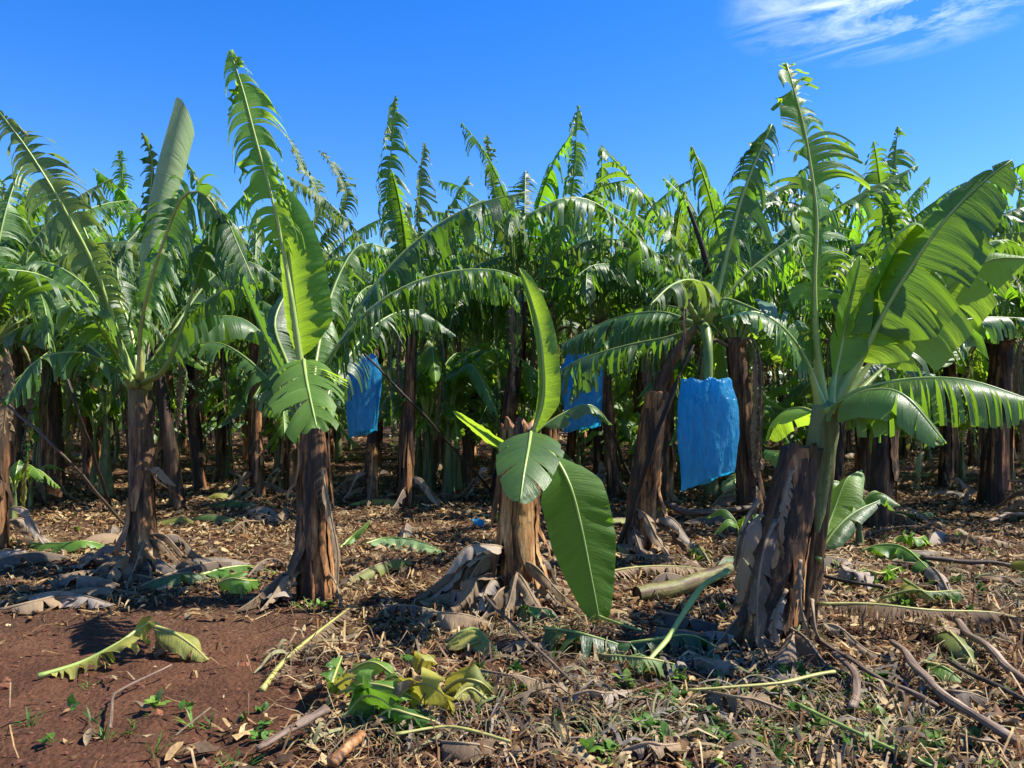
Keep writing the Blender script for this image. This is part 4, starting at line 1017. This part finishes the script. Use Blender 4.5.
fallen('olive leaf hanging over its stick beneath the dried comb leaf', [(905,580,.1),(918,588,.14),(935,600,.1)], .1, 43, 'yellow', 'rib', tear=.1)
fallen('green leaf tangle on litter behind the leaning stump', [(860,552,.05),(880,545,.14),(905,548,.16),(935,575,.05)], .2, 44, 'leaf', 'ribfresh', tear=.5)
fallen('whitish leaf sheath lying behind the green tangle on the right', [(878,545,.1),(905,550,.1),(940,552,.06)], .1, 45, 'grey', 'ribdry', tear=.1)
fallen('pale green torn leaf base below the large blue bag', [(745,505,.05),(738,492,.25),(735,480,.42),(736,470,.5)], .22, 46, 'cigar', 'rib', tear=.3)
fallen('pale green leaf stalk piece beside the torn leaf base', [(716,502,.05),(726,496,.16),(734,488,.24)], .1, 47, 'cigar', 'rib', tear=.3)
fallen('dark green shredded leaf under the hanging leaf at centre', [(545,628,.1),(575,632,.14),(605,640,.1),(630,648,.05)], .26, 48, 'deep', 'rib', tear=.6)
fallen('green leaf heap between the hanging leaf and log', [(620,645,.06),(650,640,.12),(690,635,.12),(722,650,.05)], .25, 49, 'deep', 'rib', tear=.9)
fallen('straw coloured shredded leaf behind the cut log', [(595,575,.06),(630,568,.1),(670,566,.1),(715,570,.06)], .3, 50, 'dry', 'ribyellow', tear=1., droop=1.6)
fallen('dull grey frond lying flat on soil in front of the sail leafed stem', [(262,690,.03),(285,660,.05),(318,632,.08),(352,606,.04)], .26, 53, 'dry', 'ribyellow', tear=1., droop=1.5, r0=.012)
fallen('brown curled dead leaf on the soil by the left broken leaf', [(20,600,.05),(55,592,.1),(85,596,.08),(115,605,.04)], .14, 55, 'grey', 'ribdry', tear=.2, crumple=.5)
fallen('long brown dead leaf in shade across the soil at left', [(0,610,.03),(40,600,.08),(90,588,.08),(135,592,.04)], .12, 56, 'dry', 'ribdry', tear=.3, crumple=.5)
fallen('grey folded dead leaf left of the sail leafed stem', [(262,592,.04),(280,590,.14),(298,584,.12)], .12, 57, 'grey', 'ribdry', tear=.0, crumple=.6)
fallen('grey dead leaf under the stump at its left', [(660,612,.05),(690,618,.1),(720,625,.08)], .15, 58, 'grey', 'ribdry', tear=.2, crumple=.6)
fallen('second grey dead leaf crumpled against the foot of the leaning stump', [(690,640,.03),(712,632,.1),(735,636,.1)], .13, 59, 'grey', 'ribdry', tear=.2, crumple=.6)
for i,(x0,y0,x1,y1,mm,lb) in enumerate([
    (440,742,500,752,'dry','brown limp dead leaf among straw at the bottom centre'),(560,700,632,690,'grey','grey flat dead leaf on the matted straw at centre'),
    (620,752,690,742,'dry','tan torn dead leaf at the bottom right of centre'),(690,668,740,660,'dry','tan dead leaf in front of the leaning stump'),
    (930,690,990,700,'grey','pale papery dead leaf beside the thick diagonal stalk'),(960,735,1010,752,'grey','whitish crumpled dead leaf at the bottom right corner'),
    (600,640,660,652,'deep','dark green limp leaf shred left of the propped midrib'),(500,652,552,640,'dry','brown dead leaf under the slanting midrib'),
    (880,560,940,572,'dry','tan curled dead leaf on the sunlit litter at the right'),(970,575,1030,585,'dry','brown dead leaf near the right edge litter'),
    (380,606,440,612,'grey','dull grey dead leaf on the soil between two front stems'),(160,640,205,655,'dry','dry brown shred beside the broken leaf at the left')]):
    mx, my = (x0+x1)/2, (y0+y1)/2
    fallen(lb, [(x0,y0,.03),(mx-8,my-4,.09),(mx+10,my-2,.08),(x1,y1,.03)], .10+.02*(i%3), 300+i, mm, 'ribdry', group='limp dead leaves in the foreground', tear=(.3,.7,.9)[i%3], droop=1.2, crumple=.9, r0=.007)
for i,(x0,y0,x1,y1,w_,mm,tr,lb) in enumerate([
    (838,585,905,565,.16,'leaf',.9,'green cut frond behind the dried comb leaf'),(880,598,960,590,.14,'worn',1.,'olive shredded frond lying along the dried comb leaf'),
    (865,520,940,512,.18,'worn',.9,'olive frond on sunlit litter behind the green tangle'),(940,535,1015,545,.18,'dry',.8,'broad tan dead leaf near the right edge behind'),
    (840,560,868,590,.14,'grey',.2,'pale grey sheath piece directly right of the leaning stump'),(905,622,985,640,.16,'dry',1.,'brown frond lying under the dried comb leaf'),
    (600,655,690,668,.22,'worn',1.,'olive combed frond in shade before the log'),(520,600,560,622,.16,'deep',.8,'dark green shred beneath the hanging leaf'),
    (700,690,790,712,.18,'dry',1.,'brown combed frond below the straight yellow midrib'),(470,668,560,690,.18,'dry',1.,'brown combed frond right of the cut leaf pile'),
    (60,575,120,585,.18,'grey',.3,'broad grey dead leaf heaped left of the slim rust brown stem'),(78,560,122,556,.14,'grey',.4,'upper grey dead leaf in the heap left of the slim stem'),
    (440,590,500,600,.16,'grey',.3,'broad grey dead leaf heaped at the centre stem'),(425,612,490,622,.15,'dry',.5,'brown dead leaf at the front of the centre heap'),
    (655,628,715,640,.16,'grey',.3,'grey sheet of dead leaf between log and leaning stump'),(990,600,1040,640,.16,'dry',.8,'brown dead leaf at the right edge beside the dark stalk'),
    (215,585,262,580,.13,'fresh',.2,'second bright green leaf beside the flat one by the left stem'),(890,545,925,535,.12,'fresh',.2,'bright green leaf on top of the green tangle')]):
    mx, my = (x0+x1)/2, (y0+y1)/2
    fallen(lb, [(x0,y0,.04),(mx-8,my-4,.13),(mx+10,my-2,.12),(x1,y1,.04)], w_, 340+i, mm, 'ribyellow' if mm in ('worn','leaf','fresh') else 'ribdry', group='cut fronds and dead leaves near the front stems', tear=tr, droop=1.3, crumple=.6, r0=.008, roll=(-25,20,0,30)[i%4])
rgl = random.Random(61)
for i in range(110):
    px, py = rgl.uniform(-20,1050), 455+135*rgl.random()**1.2
    a = rgl.uniform(0,6.28); ln = rgl.uniform(.5,1.2); g = gp(px,py); d = V((math.cos(a), math.sin(a), 0))
    if any((g-V(o.location)).length < .2 for o in bpy.data.objects if o.type=='EMPTY' and o.parent is None): continue
    pts = [g+d*(t*ln) for t in (-.5,-.15,.2,.5)]
    for q, u in zip(pts, (.02,.1,.12,.03)): q.z = hz(q.x,q.y)+u
    r = empty('fallen_leaf', g, 'dead leaf lying on the litter between the stems', 'fallen leaf', 'dead leaves between the stems')
    mm = rgl.choice(('dry','grey','dry','grey','yellow','worn'))
    add_leaf(r, pts, rgl.uniform(.07,.18), 900+i, mm, 'ribdry', r0=.008, rb=.012, name='blade', ribpart=False, pet=.03, tear=rgl.choice((.1,.5,1)), droop=1.2, wind=0, crumple=.45, floor=hz, step=.05, K=4)

SG = 'dead leaf stalks and sticks on the ground'
stick('leaf_stalk', 'green leaf midrib propped against the cut log, tip on the ground', 'leaf stalk', [ray_on(638,672,0.07), ray_on(672,632,0.18), ray_on(700,590,0.33), ray_on(728,570,0.40)], .012, .026, 'ribfresh', 11, group=SG)
stick('leaf_stalk', 'straight yellow leaf midrib lying at the foot of the leaning stump', 'leaf stalk', [ray_on(688,690,0.09), ray_on(760,684,0.11), ray_on(834,672,0.11)], .010, .014, 'ribyellow', 12, group=SG)
stick('leaf_stalk', 'yellow green midrib crossing the lower right corner', 'leaf stalk', [ray_on(797,703,0.09), ray_on(860,733,0.09), ray_on(935,768,0.07)], .013, .011, 'rib', 13, group=SG)
stick('leaf_stalk', 'curved grey brown stalk in front of the leaning stump', 'leaf stalk', [ray_on(835,654,0.10), ray_on(852,670,0.10), ray_on(858,690,0.09), ray_on(853,708,0.07)], .020, .024, 'stick', 14, group=SG)
stick('leaf_stalk', 'thick brown stalk running diagonally at the lower right', 'leaf stalk', [ray_on(893,642,0.10), ray_on(930,680,0.10), ray_on(965,705,0.09), ray_on(1012,735,0.08)], .026, .032, 'stick', 15, group=SG)
stick('leaf_stalk', 'slim brown stalk left of the thick diagonal one', 'leaf stalk', [ray_on(818,640,0.10), ray_on(870,672,0.08), ray_on(938,705,0.08)], .018, .02, 'stick', 16, group=SG)
stick('leaf_stalk', 'dark brown stalk at the right edge above the thick diagonal one', 'leaf stalk', [ray_on(945,612,0.12), ray_on(985,645,0.10), ray_on(1035,690,0.08)], .03, .03, 'stick', 17, group=SG)
stick('leaf_stalk', 'dark thin stalk between the two thick brown ones on the right', 'leaf stalk', [ray_on(950,660,0.08), ray_on(990,682,0.08), ray_on(1035,706,0.07)], .018, .018, 'pole', 18, group=SG)
stick('leaf_stalk', 'dark straight stalk behind the dried comb leaf', 'leaf stalk', [ray_on(822,578,0.09), ray_on(850,583,0.10), ray_on(882,588,0.09)], .022, .02, 'pole', 19, group=SG)
stick('leaf_stalk', 'brown broad stalk beyond the dried comb leaf on the right', 'leaf stalk', [ray_on(920,560,0.10), ray_on(960,560,0.11), ray_on(1010,566,0.09)], .035, .03, 'stick', 20, group=SG)
stick('leaf_stalk', 'purplish grey stalk lying on bare soil at lower left centre', 'leaf stalk', [ray_on(258,750,0.07), ray_on(290,731,0.09), ray_on(328,708,0.12)], .016, .026, 'stick', 21, group=SG)
stick('leaf_stalk', 'stubby brown stalk at the bottom below the cut leaf pile', 'leaf stalk', [ray_on(335,764,0.07), ray_on(350,745,0.09), ray_on(362,732,0.09)], .026, .022, 'sheath', 22, group=SG)
stick('leaf_stalk', 'thin forked twig on the bare soil at lower left', 'twig', [ray_on(112,728,0.06), ray_on(113,700,0.07), ray_on(120,690,0.08), ray_on(172,664,0.09)], .008, .006, 'stick', 23, group=SG)
stick('leaf_stalk', 'brown midrib slanting down from the grey dead leaves at centre', 'leaf stalk', [ray_on(486,596,0.29), ray_on(515,628,0.18), ray_on(570,682,0.07)], .014, .01, 'stick', 24, group=SG)
stick('leaf_stalk', 'straw coloured midrib on the litter at bottom centre', 'leaf stalk', [ray_on(395,735,0.09), ray_on(450,728,0.09), ray_on(510,742,0.08)], .009, .011, 'ribyellow', 25, group=SG)
stick('leaf_stalk', 'pale curved stalk end at the far right on the litter', 'leaf stalk', [ray_on(1035,512,0.14), ray_on(1010,514,0.15), ray_on(988,522,0.10)], .03, .025, 'stick', 26, group=SG)
stick('leaf_stalk', 'short green stalk piece in front of the hanging leaf', 'leaf stalk', [ray_on(598,615,0.10), ray_on(620,624,0.10), ray_on(642,631,0.08)], .014, .012, 'rib', 27, group=SG)
stick('leaf_stalk', 'thick brown rotting stem lying in the shade behind the large blue bag', 'log', [ray_on(660,505,0.14), ray_on(700,512,0.14), ray_on(760,508,0.14)], .07, .06, 'stick', 28, group=SG)

# ------------------------------------------------------------------ camera, sky, sun
cam = bpy.data.cameras.new('camera'); co = bpy.data.objects.new('camera', cam); C.objects.link(co)
cam.sensor_width = 36; cam.lens = 36*F/1024; cam.clip_end = 3000; cam.clip_start = .05
co.location = (0,0,CAMH); co.rotation_euler = (PI/2+PITCH, 0, 0)
bpy.context.scene.camera = co

SUN = V((.78, .07, 1.0)).normalized()
el = math.asin(SUN.z); az = math.atan2(SUN.x, SUN.y)
w = bpy.data.worlds.new('World'); bpy.context.scene.world = w; w.use_nodes = True
nt = w.node_tree; nt.nodes.clear(); b = NT(nt)
sky = b.n('ShaderNodeTexSky', sky_type='NISHITA', sun_disc=False, sun_elevation=el, sun_rotation=az, altitude=300, air_density=1.0, dust_density=.25, ozone_density=2.5)
hs = b.n('ShaderNodeHueSaturation', i={'Hue': .516, 'Saturation': 1.42, 'Value': 1.30, 'Color': sky.outputs[0]})
gen = b.n('ShaderNodeTexCoord').outputs['Generated']
sp = b.n('ShaderNodeSeparateXYZ', i={0: gen})
zz = b.math('MAXIMUM', sp.outputs[2], .02)
cx, cy = b.math('DIVIDE', sp.outputs[0], zz), b.math('DIVIDE', sp.outputs[1], zz)
vec = b.n('ShaderNodeCombineXYZ', i={0: cx, 1: cy, 2: 0.0}).outputs[0]
mp = b.n('ShaderNodeMapping', vector_type='TEXTURE', i={'Vector': vec, 'Rotation': (0,0,math.radians(-33)), 'Scale': (.55, .30, 1)}).outputs[0]
cn = b.n('ShaderNodeTexNoise', i={'Vector': mp, 'Scale': 1.5, 'Detail': 9.0, 'Roughness': .66, 'Distortion': .9}).outputs[0]
dist = b.n('ShaderNodeVectorMath', operation='DISTANCE', i={0: vec, 1: (.95, 1.84, 0)}).outputs['Value']
mask = b.math('MULTIPLY', b.math('SUBTRACT', .44, dist), 3.0, clamp=True)
cf = b.math('MULTIPLY', b.math('MULTIPLY', b.math('SUBTRACT', cn, .44), 3.2, clamp=True), mask)
cc = b.mix(b.math('MULTIPLY', cf, .78), hs.outputs[0], (9., 9.6, 10.5))
bg = b.n('ShaderNodeBackground', i={'Color': cc, 'Strength': .09})
o = b.n('ShaderNodeOutputWorld'); nt.links.new(bg.outputs[0], o.inputs[0])
sun = bpy.data.lights.new('sun', 'SUN'); sun.energy = 5.0; sun.angle = math.radians(.5); sun.color = (1, .94, .83)
so = bpy.data.objects.new('sun', sun); C.objects.link(so); so.rotation_euler = SUN.to_track_quat('Z', 'Y').to_euler(); so.location = SUN*30

sc = bpy.context.scene
sc.view_settings.view_transform = 'Standard'; sc.view_settings.look = 'None'; sc.view_settings.gamma = 1; sc.view_settings.exposure = 1.2
sc.cycles.use_denoising = True
sc.cycles.max_bounces = 8; sc.cycles.diffuse_bounces = 4; sc.cycles.transmission_bounces = 5; sc.cycles.glossy_bounces = 3
sc.cycles.use_adaptive_sampling = True; sc.cycles.adaptive_threshold = .015
